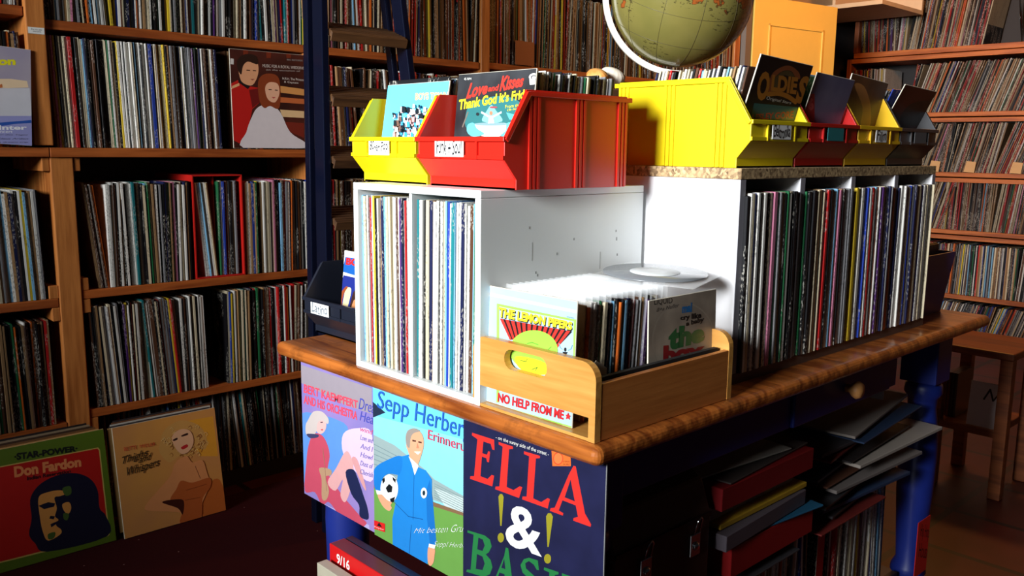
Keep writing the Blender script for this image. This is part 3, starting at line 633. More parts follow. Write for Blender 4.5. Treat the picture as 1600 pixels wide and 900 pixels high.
# ------------------------------------------------------------------ wooden carry crate on the front corner
cr = thing('carry_crate', 'beech carry crate of singles on the front corner of the table', 'crate', (-1.012, .879, .7705))
CW, CL = .255, .337
def rounded(w, h, r, z0=0):
    pts = [(0, z0), (w, z0)]
    for cx, cz, a0 in ((w-r, h-r, 0), (r, h-r, PI/2)):
        for k in range(7): a = a0+k*PI/12; pts.append((cx+r*math.cos(a), cz+r*math.sin(a)))
    return pts
def slot(cx, cz, hw, hh, n=8):
    return [(cx+s*(hw-hh)+hh*math.cos(a), cz+hh*math.sin(a)) for s, a0 in ((1, -PI/2), (-1, PI/2)) for a in [a0+PI*k/n for k in range(n+1)]]
def end_panel(y0, y1, name):
    out = rounded(CW, .112, .026, .034); hole = slot(CW/2-.011, .087, .045, .0155)
    b = bmesh.new(); vo = [b.verts.new((p[0], y0, p[1])) for p in out]; vh = [b.verts.new((p[0], y0, p[1])) for p in hole]
    ed = [b.edges.new((v[i], v[(i+1) % len(v)])) for v in (vo, vh) for i in range(len(v))]
    bmesh.ops.triangle_fill(b, use_beauty=True, use_dissolve=False, edges=ed)
    for f in [f for f in b.faces if all(v in set(vh) for v in f.verts)]: b.faces.remove(f)
    r = bmesh.ops.extrude_face_region(b, geom=b.faces[:]); 
    bmesh.ops.translate(b, verts=[v for v in r['geom'] if isinstance(v, bmesh.types.BMVert)], vec=(0, y1-y0, 0)); bmesh.ops.recalc_face_normals(b, faces=b.faces)
    mb = MB(); mb.merge(b, BEECH); mb.box(0, .012, y0, y1, 0, .034, BEECH); mb.box(CW-.012, CW, y0, y1, 0, .034, BEECH); return mb.build(name, cr)
end_panel(0, .012, 'end_panel'); end_panel(CL-.012, CL, 'end_panel')
MB().box(.0005, .010, .0125, CL-.0125, 0, .082, BEECH_Y, .001).build('side_panel', cr); MB().box(CW-.010, CW-.0005, .0125, CL-.0125, 0, .082, BEECH_Y, .001).build('side_panel', cr)
MB().box(.0125, CW-.0125, .001, CL-.001, 0, .0045, BEECH).build('bottom_board', cr)
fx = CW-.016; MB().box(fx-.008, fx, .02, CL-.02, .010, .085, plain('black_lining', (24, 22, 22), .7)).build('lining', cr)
ZC = .7705+.005
singles((-.910, .922, ZC), (0, 1, 0), .105, PI/2, 'of the beech crate', 'singles in the beech crate', [14, 14, 18, 8, 6, 10, 16, 8, 4, 6, 10, 6, 5, 3, 2, 3], lean_back=.05, thk=(1, 3, 3, 2, 1, 0), size=.172)
singles((-.910, 1.030, ZC), (0, 1, 0), .06, PI/2, 'of the crate back', 'singles at the back of the crate', W_DARK, lean_back=.08, thk=(1, 3, 3, 2, 1, 0), size=.168)
# clear plastic record covers
def clear():
    m, N, L, B = _new('clear_plastic'); B.inputs['Base Color'].default_value = (.93, .95, .96, 1); B.inputs['Roughness'].default_value = .12; B.inputs['Alpha'].default_value = .17; B.inputs['Specular IOR Level'].default_value = .6; return m
CLR = clear()
for k in range(15):
    y = .918+k*.0135
    o = MB().box(-.086, .086, -.0006, .0006, 0, .183, CLR).build('plastic_cover'); o.location = (-.911+random.uniform(-.003, .003), y+.006, ZC+.001); o.rotation_euler = (-.05-.006*k*.3, 0, random.uniform(-.01, .01))
    tag(o, 'clear plastic cover in the beech crate, %s from the front' % ordn(k+1), 'plastic cover', 'clear covers in the crate')
o = MB().box(-.09, .09, -.09, .09, 0, .0012, CLR).build('plastic_cover'); o.location = (-.875, 1.165, .9655); o.rotation_euler = (.02, .03, .3); tag(o, 'clear plastic cover lying flat across the back of the crate', 'plastic cover')
o = MB().lathe([(.012, 0), (.087, 0), (.087, .0016), (.012, .0016)], plain('grey_vinyl', (120, 124, 128), .2, spec=.7), 48).lathe([(.012, .0018), (.042, .0018), (.042, .0024), (.012, .0024)], plain('pale_label', (206, 210, 212), .5), 32).build('vinyl_record'); o.location = (-.885, 1.170, .9675); o.rotation_euler = (.02, .03, 0)
tag(o, 'grey vinyl single with a pale label lying flat on the crate covers', 'record')
o = MB().prism([(0, 0), (.03, 0), (.03, .07), (.006, .085), (0, .08)], 0, 0, .0008, plain('buff_card', (206, 196, 176), .7)).build('divider_card'); o.location = (-.806, .928, .785); tag(o, 'small buff divider card beside the crate singles', 'divider card')

# ------------------------------------------------------------------ pictured sleeves
X_, Y_, Z_ = Vector((1, 0, 0)), Vector((0, 1, 0)), Vector((0, 0, 1))
# three LPs hung on the table front
zo = (430, 500, 2.249)
p = Print((-1.582, .9015, .4405), X_, Z_, .305, .30, .003, blend('mauve_print', (126, 116, 180), (150, 128, 190), 6), zoom=zo)
p.poly([(70, 150), (340, 240), (340, 330), (250, 300), (70, 210)], (150, 140, 150)).poly([(80, 330), (240, 360), (250, 430), (230, 520), (200, 600), (110, 580), (75, 480)], (92, 142, 214), True).poly([(240, 400), (290, 380), (340, 400), (345, 560), (290, 540), (240, 470)], (214, 190, 222), True)
p.poly([(75, 600), (180, 650), (330, 720), (340, 780), (80, 660)], (176, 168, 214))
p.poly([(135, 400), (165, 405), (185, 440), (192, 480), (185, 530), (205, 570), (240, 620), (300, 690), (322, 715), (290, 728), (230, 690), (190, 640), (165, 650), (140, 605), (105, 600), (110, 500), (118, 440)], (190, 74, 96), True)
p.poly([(185, 570), (215, 520), (245, 465), (262, 470), (276, 520), (264, 600), (246, 640), (230, 615), (238, 560), (212, 600)], (214, 160, 160), True)
p.poly([(248, 535), (275, 525), (292, 560), (312, 620), (325, 660), (328, 700), (298, 690), (295, 650), (268, 610)], (28, 34, 72), True)
p.poly([(270, 490), (288, 488), (312, 560), (320, 600), (302, 570)], (208, 150, 152), True)
p.poly([(140, 348), (165, 345), (180, 362), (176, 388), (160, 400), (145, 388)], (222, 176, 172), True)
p.poly([(116, 352), (135, 322), (165, 322), (187, 345), (186, 365), (165, 352), (150, 362), (146, 390), (130, 410), (110, 402), (108, 370)], (196, 184, 180), True)
p.poly([(112, 400), (150, 402), (150, 412), (124, 415)], (60, 60, 96), True)
p.poly([(156, 520), (195, 525), (197, 545), (178, 552), (190, 600), (180, 632), (165, 625), (164, 560)], (176, 140, 110), True).stroke([(168, 450), (176, 520), (182, 600)], .002, (150, 110, 90))
p.poly([(160, 358), (168, 357), (168, 361), (160, 362)], (60, 40, 60)).poly([(160, 384), (170, 383), (166, 389)], (190, 50, 70))
p.text('BERT KAEMPFERT', (102, 224), (291, 283), (291, 312), (101, 255), (232, 74, 96), 0, .03).text('AND HIS ORCHESTRA', (101, 262), (290, 322), (289, 352), (101, 293), (232, 74, 96), 0, .03)
p.text('Dream', (294, 272), (372, 296), (372, 336), (294, 312), (72, 76, 170), .3).text('Heart', (298, 318), (370, 340), (370, 376), (298, 352), (72, 76, 170), .3)
for k, t in enumerate(('wind', 'Love and', 'And I', 'Howl', 'Dust of', 'Cherish')): p.text(t, (300, 372+k*30), (345, 386+k*30), (345, 404+k*30), (300, 390+k*30), (206, 90, 130) if k < 1 else (120, 110, 180), .3)
p.done('record_sleeve', 'mauve orchestra LP with a seated woman, hung leftmost on the table front', 'record')
p = Print((-1.316, .8975, .4405), X_, Z_, .305, .30, .003, (134, 208, 226), zoom=zo)
p.poly([(330, 235), (700, 345), (700, 430), (330, 330)], (104, 196, 224))
p.poly([(330, 395), (420, 440), (520, 520), (560, 560), (700, 640), (700, 690), (580, 640), (330, 560)], (146, 166, 166)).poly([(560, 590), (700, 640), (700, 700), (600, 660)], (190, 206, 204))
for k in range(7): p.stroke([(336, 430+k*18), (470, 500+k*12)], .0012, (112, 134, 140)); p.stroke([(560, 575+k*8), (690, 640+k*8)], .001, (120, 140, 140))
p.poly([(330, 560), (460, 600), (560, 640), (700, 690), (700, 705), (560, 660), (330, 590)], (128, 98, 70)).poly([(330, 585), (560, 655), (700, 700), (700, 960), (330, 880)], (104, 156, 72))
p.poly([(338, 282), (388, 325), (338, 345)], (30, 44, 66))
p.poly([(420, 640), (440, 480), (470, 473), (500, 515), (530, 528), (552, 560), (552, 620), (566, 780), (560, 800), (543, 798), (536, 862), (500, 850), (415, 815), (413, 700), (425, 640)], (30, 128, 206))
p.poly([(445, 478), (390, 494), (352, 520), (346, 560), (358, 604), (384, 606), (378, 560), (400, 540), (440, 540)], (26, 118, 198), True)
p.poly([(545, 560), (556, 640), (568, 780), (546, 796), (535, 700), (532, 600)], (22, 108, 186)).stroke([(420, 640), (470, 690), (520, 700)], .0015, (18, 84, 150)).stroke([(490, 530), (486, 700)], .0012, (16, 80, 146)).stroke([(480, 720), (470, 850)], .0015, (18, 84, 150))
p.poly([(462, 440), (465, 405), (482, 385), (506, 388), (521, 410), (523, 442), (516, 472), (503, 508), (490, 515), (478, 498), (470, 465)], (226, 164, 128), True)
p.poly([(460, 412), (468, 388), (490, 380), (510, 390), (488, 398), (478, 415), (474, 448), (464, 440)], (150, 140, 132), True)
p.poly([(470, 478), (480, 500), (492, 545), (506, 512), (500, 505)], (236, 236, 234)).poly([(505, 425), (517, 428), (516, 433), (504, 430)], (80, 50, 40)).poly([(484, 420), (497, 423), (496, 428), (484, 426)], (80, 50, 40)).poly([(490, 462), (514, 462), (504, 473)], (250, 240, 230)).poly([(501, 430), (508, 450), (498, 450)], (198, 132, 100))
p.blob(403, 592, 31, 50, (236, 238, 238)).poly([(402, 575), (414, 585), (412, 604), (398, 606), (390, 590)], (20, 22, 26)).poly([(378, 560), (386, 552), (388, 566), (380, 576)], (20, 22, 26)).poly([(414, 550), (426, 560), (424, 572), (416, 562)], (20, 22, 26)).poly([(405, 628), (424, 620), (418, 640), (408, 640)], (20, 22, 26))
p.poly([(362, 610), (376, 612), (396, 632), (412, 640), (408, 650), (412, 660), (402, 670), (384, 658), (368, 632)], (224, 160, 124), True).poly([(356, 596), (382, 602), (382, 612), (360, 612)], (236, 236, 234))
p.poly([(541, 796), (563, 803), (562, 830), (558, 852), (546, 864), (538, 842)], (222, 158, 122), True).poly([(543, 785), (566, 790), (563, 803), (541, 797)], (236, 236, 234)).blob(525, 607, 11, 19, (232, 236, 236)).blob(525, 607, 5, 9, (30, 50, 60))
p.poly([(348, 702), (388, 715), (388, 745), (348, 732)], (212, 34, 32)).poly([(360, 722), (368, 710), (378, 728)], (30, 20, 20)).text('Polydor', (351, 722), (385, 733), (385, 741), (351, 730), (240, 200, 190))
p.text('Sepp Herberger', (365, 246), (745, 372), (738, 462), (358, 326), (36, 92, 180)).text('Erinnerungen', (540, 384), (742, 450), (742, 500), (538, 428), (222, 66, 92))
p.text('Mit besten Gru\u00dfen', (490, 732), (706, 712), (706, 742), (490, 748), (240, 244, 240), .5, -.02).text('Seppl Herberger', (560, 775), (712, 786), (712, 806), (560, 800), (240, 244, 240), .5, -.02)
p.done('record_sleeve', 'sky blue LP with a man in a blue tracksuit holding a football', 'record')
p = Print((-1.052, .8935, .4405), X_, Z_, .306, .30, .003, blend('navy_print', (26, 28, 58), (32, 34, 70), 14, .36), edge=(150, 150, 150), zoom=(700, 640, 3.4615))
R_ = (214, 46, 40); G_ = (34, 118, 62); NV = (28, 30, 62); O_ = (150, 142, 36)
p.poly([(132, 125), (250, 163), (252, 218), (240, 215), (232, 185), (192, 172), (186, 236), (212, 244), (218, 225), (228, 228), (222, 285), (212, 282), (208, 262), (184, 254), (176, 360), (215, 375), (238, 352), (250, 358), (240, 415), (120, 374), (122, 360), (142, 360), (160, 160), (130, 138)], R_)
p.poly([(275, 175), (352, 200), (352, 212), (331, 214), (318, 418), (355, 435), (390, 414), (402, 420), (385, 478), (256, 430), (258, 416), (279, 415), (297, 200), (275, 188)], R_)
p.poly([(412, 225), (498, 250), (498, 262), (476, 264), (462, 480), (505, 500), (540, 478), (552, 484), (540, 535), (402, 485), (404, 470), (426, 470), (440, 252), (412, 240)], R_)
p.poly([(680, 303), (692, 307), (742, 562), (775, 620), (772, 634), (678, 600), (680, 586), (704, 580), (692, 518), (620, 490), (600, 545), (625, 560), (622, 573), (552, 547), (556, 533), (578, 530), (655, 350)], R_).poly([(664, 378), (687, 496), (632, 474)], NV)
p.text('&', (318, 500), (514, 560), (508, 800), (310, 728), (240, 240, 238), 0, .02)
p.poly([(274, 470), (282, 456), (294, 456), (302, 472), (291, 628), (284, 628)], O_).blob(287, 692, 17, 26, O_).poly([(532, 576), (542, 560), (558, 560), (569, 578), (546, 742), (539, 742)], O_).blob(540, 806, 19, 26, O_)
p.poly([(108, 652), (200, 680), (228, 702), (238, 740), (222, 772), (206, 782), (232, 812), (242, 852), (228, 890), (196, 905), (100, 876), (104, 864), (124, 866), (140, 676), (106, 664)], G_).poly([(166, 692), (190, 702), (200, 735), (188, 764), (160, 755)], NV).poly([(158, 780), (188, 794), (200, 832), (188, 868), (152, 860)], NV)
p.poly([(314, 745), (328, 749), (350, 925), (380, 985), (300, 962), (312, 945), (308, 890), (280, 880), (266, 922), (285, 940), (282, 950), (232, 934), (234, 922), (254, 918), (306, 790)], G_).poly([(306, 805), (312, 862), (290, 855)], NV)
p.poly([(488, 815), (494, 868), (482, 866), (466, 838), (440, 818), (420, 830), (424, 858), (470, 900), (498, 950), (480, 1000), (440, 1010), (395, 985), (392, 930), (404, 930), (420, 970), (450, 985), (470, 960), (455, 930), (405, 880), (394, 840), (412, 808), (440, 800)], G_)
p.poly([(522, 852), (600, 878), (600, 890), (580, 894), (576, 1010), (546, 1000), (550, 880), (520, 866)], G_).poly([(618, 884), (730, 922), (730, 965), (712, 955), (700, 940), (664, 928), (662, 965), (700, 980), (700, 1020), (640, 1010), (642, 910), (618, 898)], G_)
p.text('- on the sunny side of the street -', (262, 138), (548, 230), (546, 258), (259, 162), (222, 222, 216))
p.poly([(562, 222), (664, 225), (667, 305), (567, 305)], (222, 106, 44)).blob(598, 264, 27, 34, (206, 60, 36)).blob(598, 264, 23, 29, (226, 116, 60)).text('STEREO', (624, 276), (662, 277), (662, 285), (624, 284), (90, 36, 20)).text('66-4067', (626, 290), (660, 291), (660, 299), (626, 298), (90, 36, 20))
p.done('record_sleeve', 'dark navy LP with big red and green serif letters, hung rightmost on the table front', 'record')

# crate front single
p = Print((-.996, .8930, .7755), X_, Vector((0, .03, 1)), .184, .184, .0025, (166, 204, 226), zoom=(700, 380, 2.812))
p.poly([(185, 218), (590, 300), (590, 312), (185, 232)], (232, 222, 200)); GN = (150, 204, 84)
p.poly([(215, 264), (565, 336), (565, 346), (215, 276)], GN).poly([(215, 264), (226, 266), (226, 700), (213, 700)], GN).poly([(553, 335), (565, 337), (556, 830), (546, 822)], GN).poly([(210, 706), (550, 806), (550, 818), (210, 718)], GN)
p.poly([(228, 330), (548, 388), (470, 470), (270, 420)], (24, 20, 22))
for k in range(13):
    a0 = k/13; a1 = (k+.62)/13; tp = lambda a: (228+320*a, 330+58*a); bt = lambda a: (272+205*a, 424+52*a); p.poly([tp(a0), tp(a1), bt(a1), bt(a0)], (206, 48, 40))
p.blob(378, 470, 106, 88, (150, 206, 70), 40)
p.poly([(305, 496), (405, 515), (445, 545), (425, 578), (340, 565), (302, 530)], (240, 222, 40), True).stroke([(320, 515), (345, 520), (350, 508)], .0012, (60, 120, 40)).stroke([(370, 555), (395, 545), (385, 560)], .0012, (60, 120, 40)).stroke([(350, 440), (372, 436), (398, 446)], .0012, (90, 160, 50)).stroke([(440, 470), (455, 455)], .0012, (90, 160, 50))
p.text('THE LEMON PIPERS', (230, 284), (552, 350), (548, 388), (226, 328), (20, 18, 20), 0, .05).text('THE LEMON PIPERS', (227, 279), (549, 345), (546, 382), (224, 324), (244, 222, 44), 0, .05)
p.blob(517, 467, 5, 9, (30, 30, 34)).poly([(505, 476), (528, 478), (520, 490), (510, 488)], (30, 30, 34)).stroke([(490, 440), (494, 458), (504, 466)], .0012, (120, 170, 190)).stroke([(548, 448), (542, 464), (530, 470)], .0012, (120, 170, 190)).text('SINGLE MONO', (524, 320), (556, 327), (556, 332), (524, 325), (60, 80, 90))
p.text('NO HELP FROM ME', (222, 655), (512, 734), (509, 776), (220, 696), (200, 36, 40), 0, .04)
p.poly([(530, 742), (534, 754), (542, 758), (536, 764), (538, 776), (529, 769), (520, 773), (523, 760), (518, 752), (526, 752)], (200, 36, 40))
p.stroke([(222, 716), (500, 796)], .001, (130, 180, 70))
p.done('single_sleeve', 'pale blue single with green circle and red rays in front of beech crate stack', 'single record')
# grey single standing sideways at the back of the crate
p = Print((-.788, 1.036, ZC+.0), Y_, Vector((-.03, 0, 1)), .178, .172, .0025, blend('worn_grey_print', (140, 128, 114), (178, 164, 146), 12), zoom=(700, 380, 2.812))
p.blob(1035, 430, 140, 170, (158, 146, 130), 40).blob(1035, 430, 134, 164, blend('worn_grey_print', (140, 128, 114), (178, 164, 146), 12), 40)
p.text('LIQUID', (905, 242), (985, 238), (985, 268), (905, 276), (24, 22, 24)).text('B+a Nuller', (915, 286), (1015, 262), (1015, 280), (915, 302), (80, 74, 70), .3)
p.text('mal', (1028, 268), (1072, 260), (1070, 302), (1027, 308), (40, 110, 170), 0, .05).text('cry like', (1020, 318), (1112, 302), (1112, 336), (1020, 344), (20, 18, 20), 0, .04).text('a baby', (1045, 344), (1125, 322), (1122, 350), (1045, 370), (20, 18, 20), 0, .04)
p.text('the', (970, 368), (1130, 352), (1124, 432), (965, 474), (30, 104, 58), 0, .06).text('box', (945, 450), (1130, 432), (1124, 500), (943, 540), (146, 30, 34), 0, .06)
p.done('single_sleeve', 'worn grey single with green and dark red lettering at the right of the crate', 'single record')

# bin sleeves
z1 = (560, 80, 3.5556)
p = Print((-1.160, .9545, ZL+.004), X_, Vector((0, .10, .98)), .186, .182, .0025, blend('black_print', (20, 20, 24), (52, 54, 58), 14), zoom=z1)
p.poly([(600, 340), (640, 290), (760, 250), (880, 270), (930, 350), (900, 440), (620, 440)], (44, 110, 112), True).poly([(690, 390), (715, 330), (740, 300), (765, 330), (800, 390)], (120, 184, 186), True)
p.poly([(640, 405), (740, 398), (832, 403), (820, 445), (780, 475), (700, 475), (658, 450)], (216, 228, 226), True).blob(738, 405, 96, 9, (120, 150, 156))
p.poly([(608, 410), (640, 398), (660, 430), (700, 460), (640, 475), (606, 450)], (96, 186, 200), True).poly([(826, 400), (866, 400), (874, 430), (840, 470), (790, 470), (820, 440)], (96, 186, 200), True)
p.poly([(822, 340), (900, 360), (905, 390), (840, 380)], (86, 170, 176)).stroke([(580, 420), (610, 340)], .003, (110, 100, 90)).stroke([(895, 360), (880, 300)], .002, (110, 60, 60))
p.poly([(728, 360), (748, 360), (756, 400), (722, 402)], (238, 238, 234)).blob(738, 344, 9, 12, (180, 120, 90)).stroke([(730, 365), (686, 340)], .003, (238, 238, 234)).stroke([(748, 365), (795, 340)], .003, (238, 238, 234)).blob(752, 312, 22, 6, (150, 70, 80)).blob(664, 350, 9, 9, (30, 40, 44))
p.text('Thank God It\u2019s Friday', (562, 270), (968, 204), (966, 272), (560, 344), (240, 226, 40), .1, .03)
p.text('Love', (612, 178), (722, 172), (720, 236), (598, 268), (222, 52, 40), .35, .035).text('and', (724, 192), (785, 184), (783, 218), (722, 226), (222, 52, 40), .2, .03).text('Kisses', (790, 138), (924, 130), (920, 196), (785, 226), (222, 52, 40), .35, .035)
p.text('From the Best', (818, 300), (950, 284), (948, 302), (818, 318), (226, 214, 60)).text('(B-Side)', (830, 322), (912, 310), (912, 324), (830, 336), (226, 214, 60))
p.blob(978, 145, 28, 22, (226, 226, 222)).poly([(952, 155), (1000, 152), (1000, 184), (955, 187)], (226, 226, 222)).blob(978, 146, 18, 13, (60, 60, 62)).blob(978, 148, 12, 9, (226, 226, 222)).text('45 RPM', (590, 148), (630, 148), (630, 160), (590, 162), (220, 220, 216))
p.done('single_sleeve', 'black single with red and yellow lettering and a teal figure in the red bin', 'single record')
p = Print((-1.380, .9565, ZL+.004), X_, Vector((0, .16, .97)), .182, .176, .0025, (96, 206, 232), zoom=z1)
p.text('BOYS TOWN', (318, 232), (500, 226), (498, 264), (316, 272), (240, 222, 120), 0, .045)
rr = random.Random(3)
for k in range(230):
    x = rr.uniform(205, 460); top = 300+50*abs((x-330)/130)**1.5; y = rr.uniform(top, 478); c = rr.choice(((20, 30, 40), (20, 30, 40), (240, 240, 240), (60, 150, 200), (210, 150, 150), (110, 80, 70), (230, 190, 190))); a = rr.uniform(7, 19)
    p.poly([(x-a*.5, y-a), (x+a*.4, y-a*.8), (x+a*.6, y+a*.9), (x-a*.6, y+a)], c)
p.done('single_sleeve', 'cyan single with a crowd of small figures in the yellow pop bin', 'single record')
zo = (1100, 60, 4)
p = Print((-.846, 1.3125, ZR+.016), Vector((0, 1, -.04)), Vector((.27, 0, .96)), .176, .178, .0025, (14, 12, 13), zoom=zo)
GD = (178, 112, 36)
p.poly([(400, 330), (420, 230), (480, 180), (540, 172), (590, 210), (600, 250), (575, 250), (545, 205), (490, 205), (440, 250), (425, 330)], (140, 74, 40), True).poly([(425, 330), (440, 252), (490, 208), (540, 206), (565, 240), (540, 240), (490, 235), (450, 320)], (84, 70, 40), True)
p.text('O', (345, 206), (418, 206), (398, 390), (322, 388), GD, .1, .05).text('LDIE', (424, 226), (588, 244), (576, 350), (416, 326), GD, .05, .05).text('S', (600, 232), (662, 238), (624, 415), (566, 402), GD, .1, .05)
p.poly([(400, 335), (460, 332), (520, 345), (575, 385), (570, 412), (520, 378), (460, 358), (395, 362)], GD, True)
p.text('Original Stars', (392, 360), (546, 396), (540, 416), (388, 388), (226, 222, 212), .2).poly([(312, 404), (582, 430), (560, 508), (290, 495)], (24, 92, 98)).text('LESLEY GORE', (302, 474), (560, 452), (556, 500), (298, 508), (196, 40, 40), 0, .03)
p.done('single_sleeve', 'black single with golden oldies lettering at the front of the large yellow bin', 'single record')
p = Print((-.850, 1.520, ZR+.010), Vector((0, 1, -.04)), Vector((.26, .0, .96)), .150, .168, .002, blend('slate_print', (92, 96, 130), (120, 122, 150), 10), zoom=zo)
p.poly([(630, 350), (690, 345), (690, 520), (620, 520)], (170, 30, 36)).text('6', (650, 370), (685, 370), (685, 450), (648, 450), (210, 90, 90), 0, .06)
p.done('single_sleeve', 'slate blue single with a red patch at the front of the second bin', 'single record')
p = Print((-.870, 1.706, ZR+.016), Vector((0, 1, -.06)), Vector((.22, .0, .96)), .168, .172, .002, blend('brown_print', (74, 42, 22), (120, 76, 40), 10), zoom=zo)
p.poly([(940, 290), (1000, 300), (1040, 420), (1035, 550), (980, 540), (990, 430)], (176, 118, 62), True)
p.done('single_sleeve', 'brown single with a torn tan edge at the front of the third bin', 'single record')
p = Print((-.878, 1.900, ZR+.016), Vector((0, 1, -.04)), Vector((.42, .0, .90)), .170, .172, .002, blend('dark_red_print', (64, 12, 10), (96, 24, 16), 8), zoom=zo)
p.poly([(1290, 410), (1440, 400), (1400, 540), (1230, 520)], (30, 10, 10), True)
p.done('single_sleeve', 'dark red single tilting out of the last grey bin', 'single record')
p = Print((-1.590, 1.000, .7745), X_, Vector((.0, .10, 1)), .18, .178, .0025, (238, 236, 230), zoom=(420, 380, 4.09))
p.poly([(490, 88), (740, 118), (700, 250), (470, 182)], (24, 90, 170)).poly([(478, 204), (740, 262), (720, 520), (432, 424)], (30, 44, 130))
p.text('BONGO', (497, 92), (720, 116), (712, 168), (492, 138), (212, 36, 36), 0, .05)
p.poly([(470, 420), (490, 300), (512, 282), (528, 300), (512, 380), (492, 440)], (232, 214, 160), True).poly([(446, 420), (458, 330), (490, 280), (506, 282), (478, 330), (462, 420)], (150, 70, 36), True).poly([(520, 445), (530, 350), (552, 300), (590, 320), (600, 470)], (60, 34, 26), True).poly([(528, 440), (538, 380), (555, 365), (580, 460)], (196, 130, 84), True)
p.done('single_sleeve', 'white-bordered blue single with hand drums in the black bin', 'single record')

# wall sleeves
p = Print((-2.722, 1.328, 1.1605), Y_, Vector((-.02, 0, 1)), .284, .316, .003, blend('dark_brown_print', (44, 18, 16), (80, 34, 26), 8), zoom=(0, 0, 3.2))
p.poly([(1130, 430), (1190, 400), (1250, 432), (1300, 440), (1322, 490), (1262, 545), (1222, 730), (1165, 700), (1135, 600)], (190, 30, 26)).poly([(1160, 430), (1195, 415), (1198, 428), (1155, 446)], (226, 170, 120)).poly([(1190, 395), (1250, 432), (1240, 446), (1192, 412)], (24, 20, 24)).poly([(1245, 450), (1300, 440), (1322, 490), (1262, 540)], (110, 22, 22))
for a in ((1390, 428, 1520, 446, 1520, 478, 1395, 462, (214, 150, 84)), (1390, 485, 1520, 495, 1520, 520, 1395, 512, (196, 104, 56)), (1400, 548, 1520, 556, 1520, 590, 1410, 584, (226, 190, 140)), (1420, 610, 1520, 615, 1520, 690, 1450, 660, (120, 40, 28))): p.poly([a[0:2], a[2:4], a[4:6], a[6:8]], a[8])
for x in (1215, 1330, 1430): p.poly([(x, 250), (x+26, 250), (x+24, 290), (x+2, 290)], (120, 46, 26))
p.poly([(1195, 330), (1240, 288), (1285, 310), (1290, 370), (1262, 425), (1215, 415), (1197, 380)], (222, 160, 118), True).poly([(1185, 305), (1215, 274), (1262, 272), (1286, 290), (1286, 322), (1240, 308), (1215, 330), (1206, 372), (1190, 350)], (44, 26, 20), True)
p.poly([(1232, 348), (1250, 350), (1250, 355), (1232, 354)], (50, 30, 26)).poly([(1264, 350), (1280, 352), (1280, 356), (1264, 356)], (50, 30, 26)).poly([(1250, 395), (1272, 395), (1262, 402)], (150, 70, 60))
p.poly([(1250, 605), (1285, 540), (1345, 522), (1400, 560), (1450, 660), (1525, 712), (1525, 740), (1218, 740), (1232, 660)], (222, 214, 216), True)
p.poly([(1290, 410), (1318, 372), (1372, 372), (1398, 408), (1400, 520), (1385, 545), (1350, 530), (1320, 540), (1296, 500)], (136, 60, 30), True).poly([(1325, 440), (1345, 412), (1388, 420), (1396, 470), (1374, 512), (1338, 495)], (230, 176, 142), True)
p.poly([(1342, 445), (1358, 446), (1358, 451), (1342, 450)], (60, 36, 30)).poly([(1374, 448), (1388, 450), (1388, 454), (1374, 453)], (60, 36, 30)).poly([(1356, 485), (1378, 486), (1368, 493)], (180, 60, 60))
p.poly([(1152, 292), (1168, 294), (1168, 322), (1152, 320)], (210, 204, 198)).text('MUSIC FOR A ROYAL WEDDING', (1312, 320), (1522, 334), (1522, 348), (1312, 336), (220, 206, 196)).text('on the occasion of', (1330, 344), (1500, 352), (1500, 359), (1330, 353), (190, 176, 168)).text('H.R.H. The Princess', (1412, 386), (1522, 394), (1522, 406), (1412, 398), (226, 214, 204)).text('& Captain', (1420, 404), (1490, 410), (1490, 422), (1420, 416), (226, 214, 204)).text('BBC RECORDS', (1434, 294), (1512, 300), (1512, 308), (1434, 302), (160, 150, 146))
p.done('record_sleeve', 'dark LP with a man in a red tunic and a woman in white', 'record')
p = Print((-2.712, .43, 1.1790), Vector((0, 1, -.06)), Vector((-.02, 0, 1)), .298, .262, .003, blend('lilac_print', (160, 152, 172), (182, 172, 178), 6), zoom=(0, 60, 4.5))
p.poly([(-900, 285), (-100, 285), (80, 285), (190, 300), (200, 345), (60, 350), (-100, 345), (-900, 345)], (232, 206, 170)).poly([(-900, 355), (208, 350), (224, 545), (-900, 545)], (206, 206, 214)).poly([(-900, 548), (224, 545), (240, 760), (-900, 760)], (150, 152, 206)).poly([(-900, 620), (0, 592), (220, 574), (222, 594), (100, 602), (0, 618), (-900, 660)], (40, 84, 170))
p.poly([(-10, 330), (14, 320), (18, 345), (-10, 350)], (190, 110, 60))
p.text('Session', (-240, 128), (108, 132), (110, 188), (-240, 196), (230, 222, 30), 0, .05).text('Radio de Inter', (-400, 604), (188, 612), (190, 642), (-400, 648), (240, 240, 244), 0, .03).text('concert', (-40, 646), (88, 650), (88, 666), (-40, 666), (236, 236, 242))
for k, t in enumerate(('mit den Solisten des Tages', 'Orchester   Klaus Arden', 'Aufnahmen   a dream trip')): p.text(t, (-240, 672+k*26), (196, 674+k*26), (198, 684+k*26), (-240, 684+k*26), (50, 48, 70), .3)
p.done('record_sleeve', 'lilac LP with yellow lettering at the left picture edge in front of the shelf', 'record')
z4 = (0, 619, 3.2)
p = Print((-2.575, .528, .008), Y_, Vector((-.16, 0, 1)), .312, .335, .004, (88, 112, 26), edge=(206, 170, 120), zoom=z4)
p.poly([(-80, 366), (490, 256), (500, 268), (548, 690), (540, 700), (-60, 850)], (196, 168, 88)).poly([(-80, 372), (486, 262), (494, 270), (541, 686), (534, 693), (-60, 843)], (184, 28, 20))
p.poly([(150, 520), (180, 460), (230, 420), (300, 392), (380, 385), (450, 412), (488, 470), (498, 560), (530, 600), (536, 700), (240, 778), (175, 735), (145, 690), (158, 610)], (22, 22, 44), True)
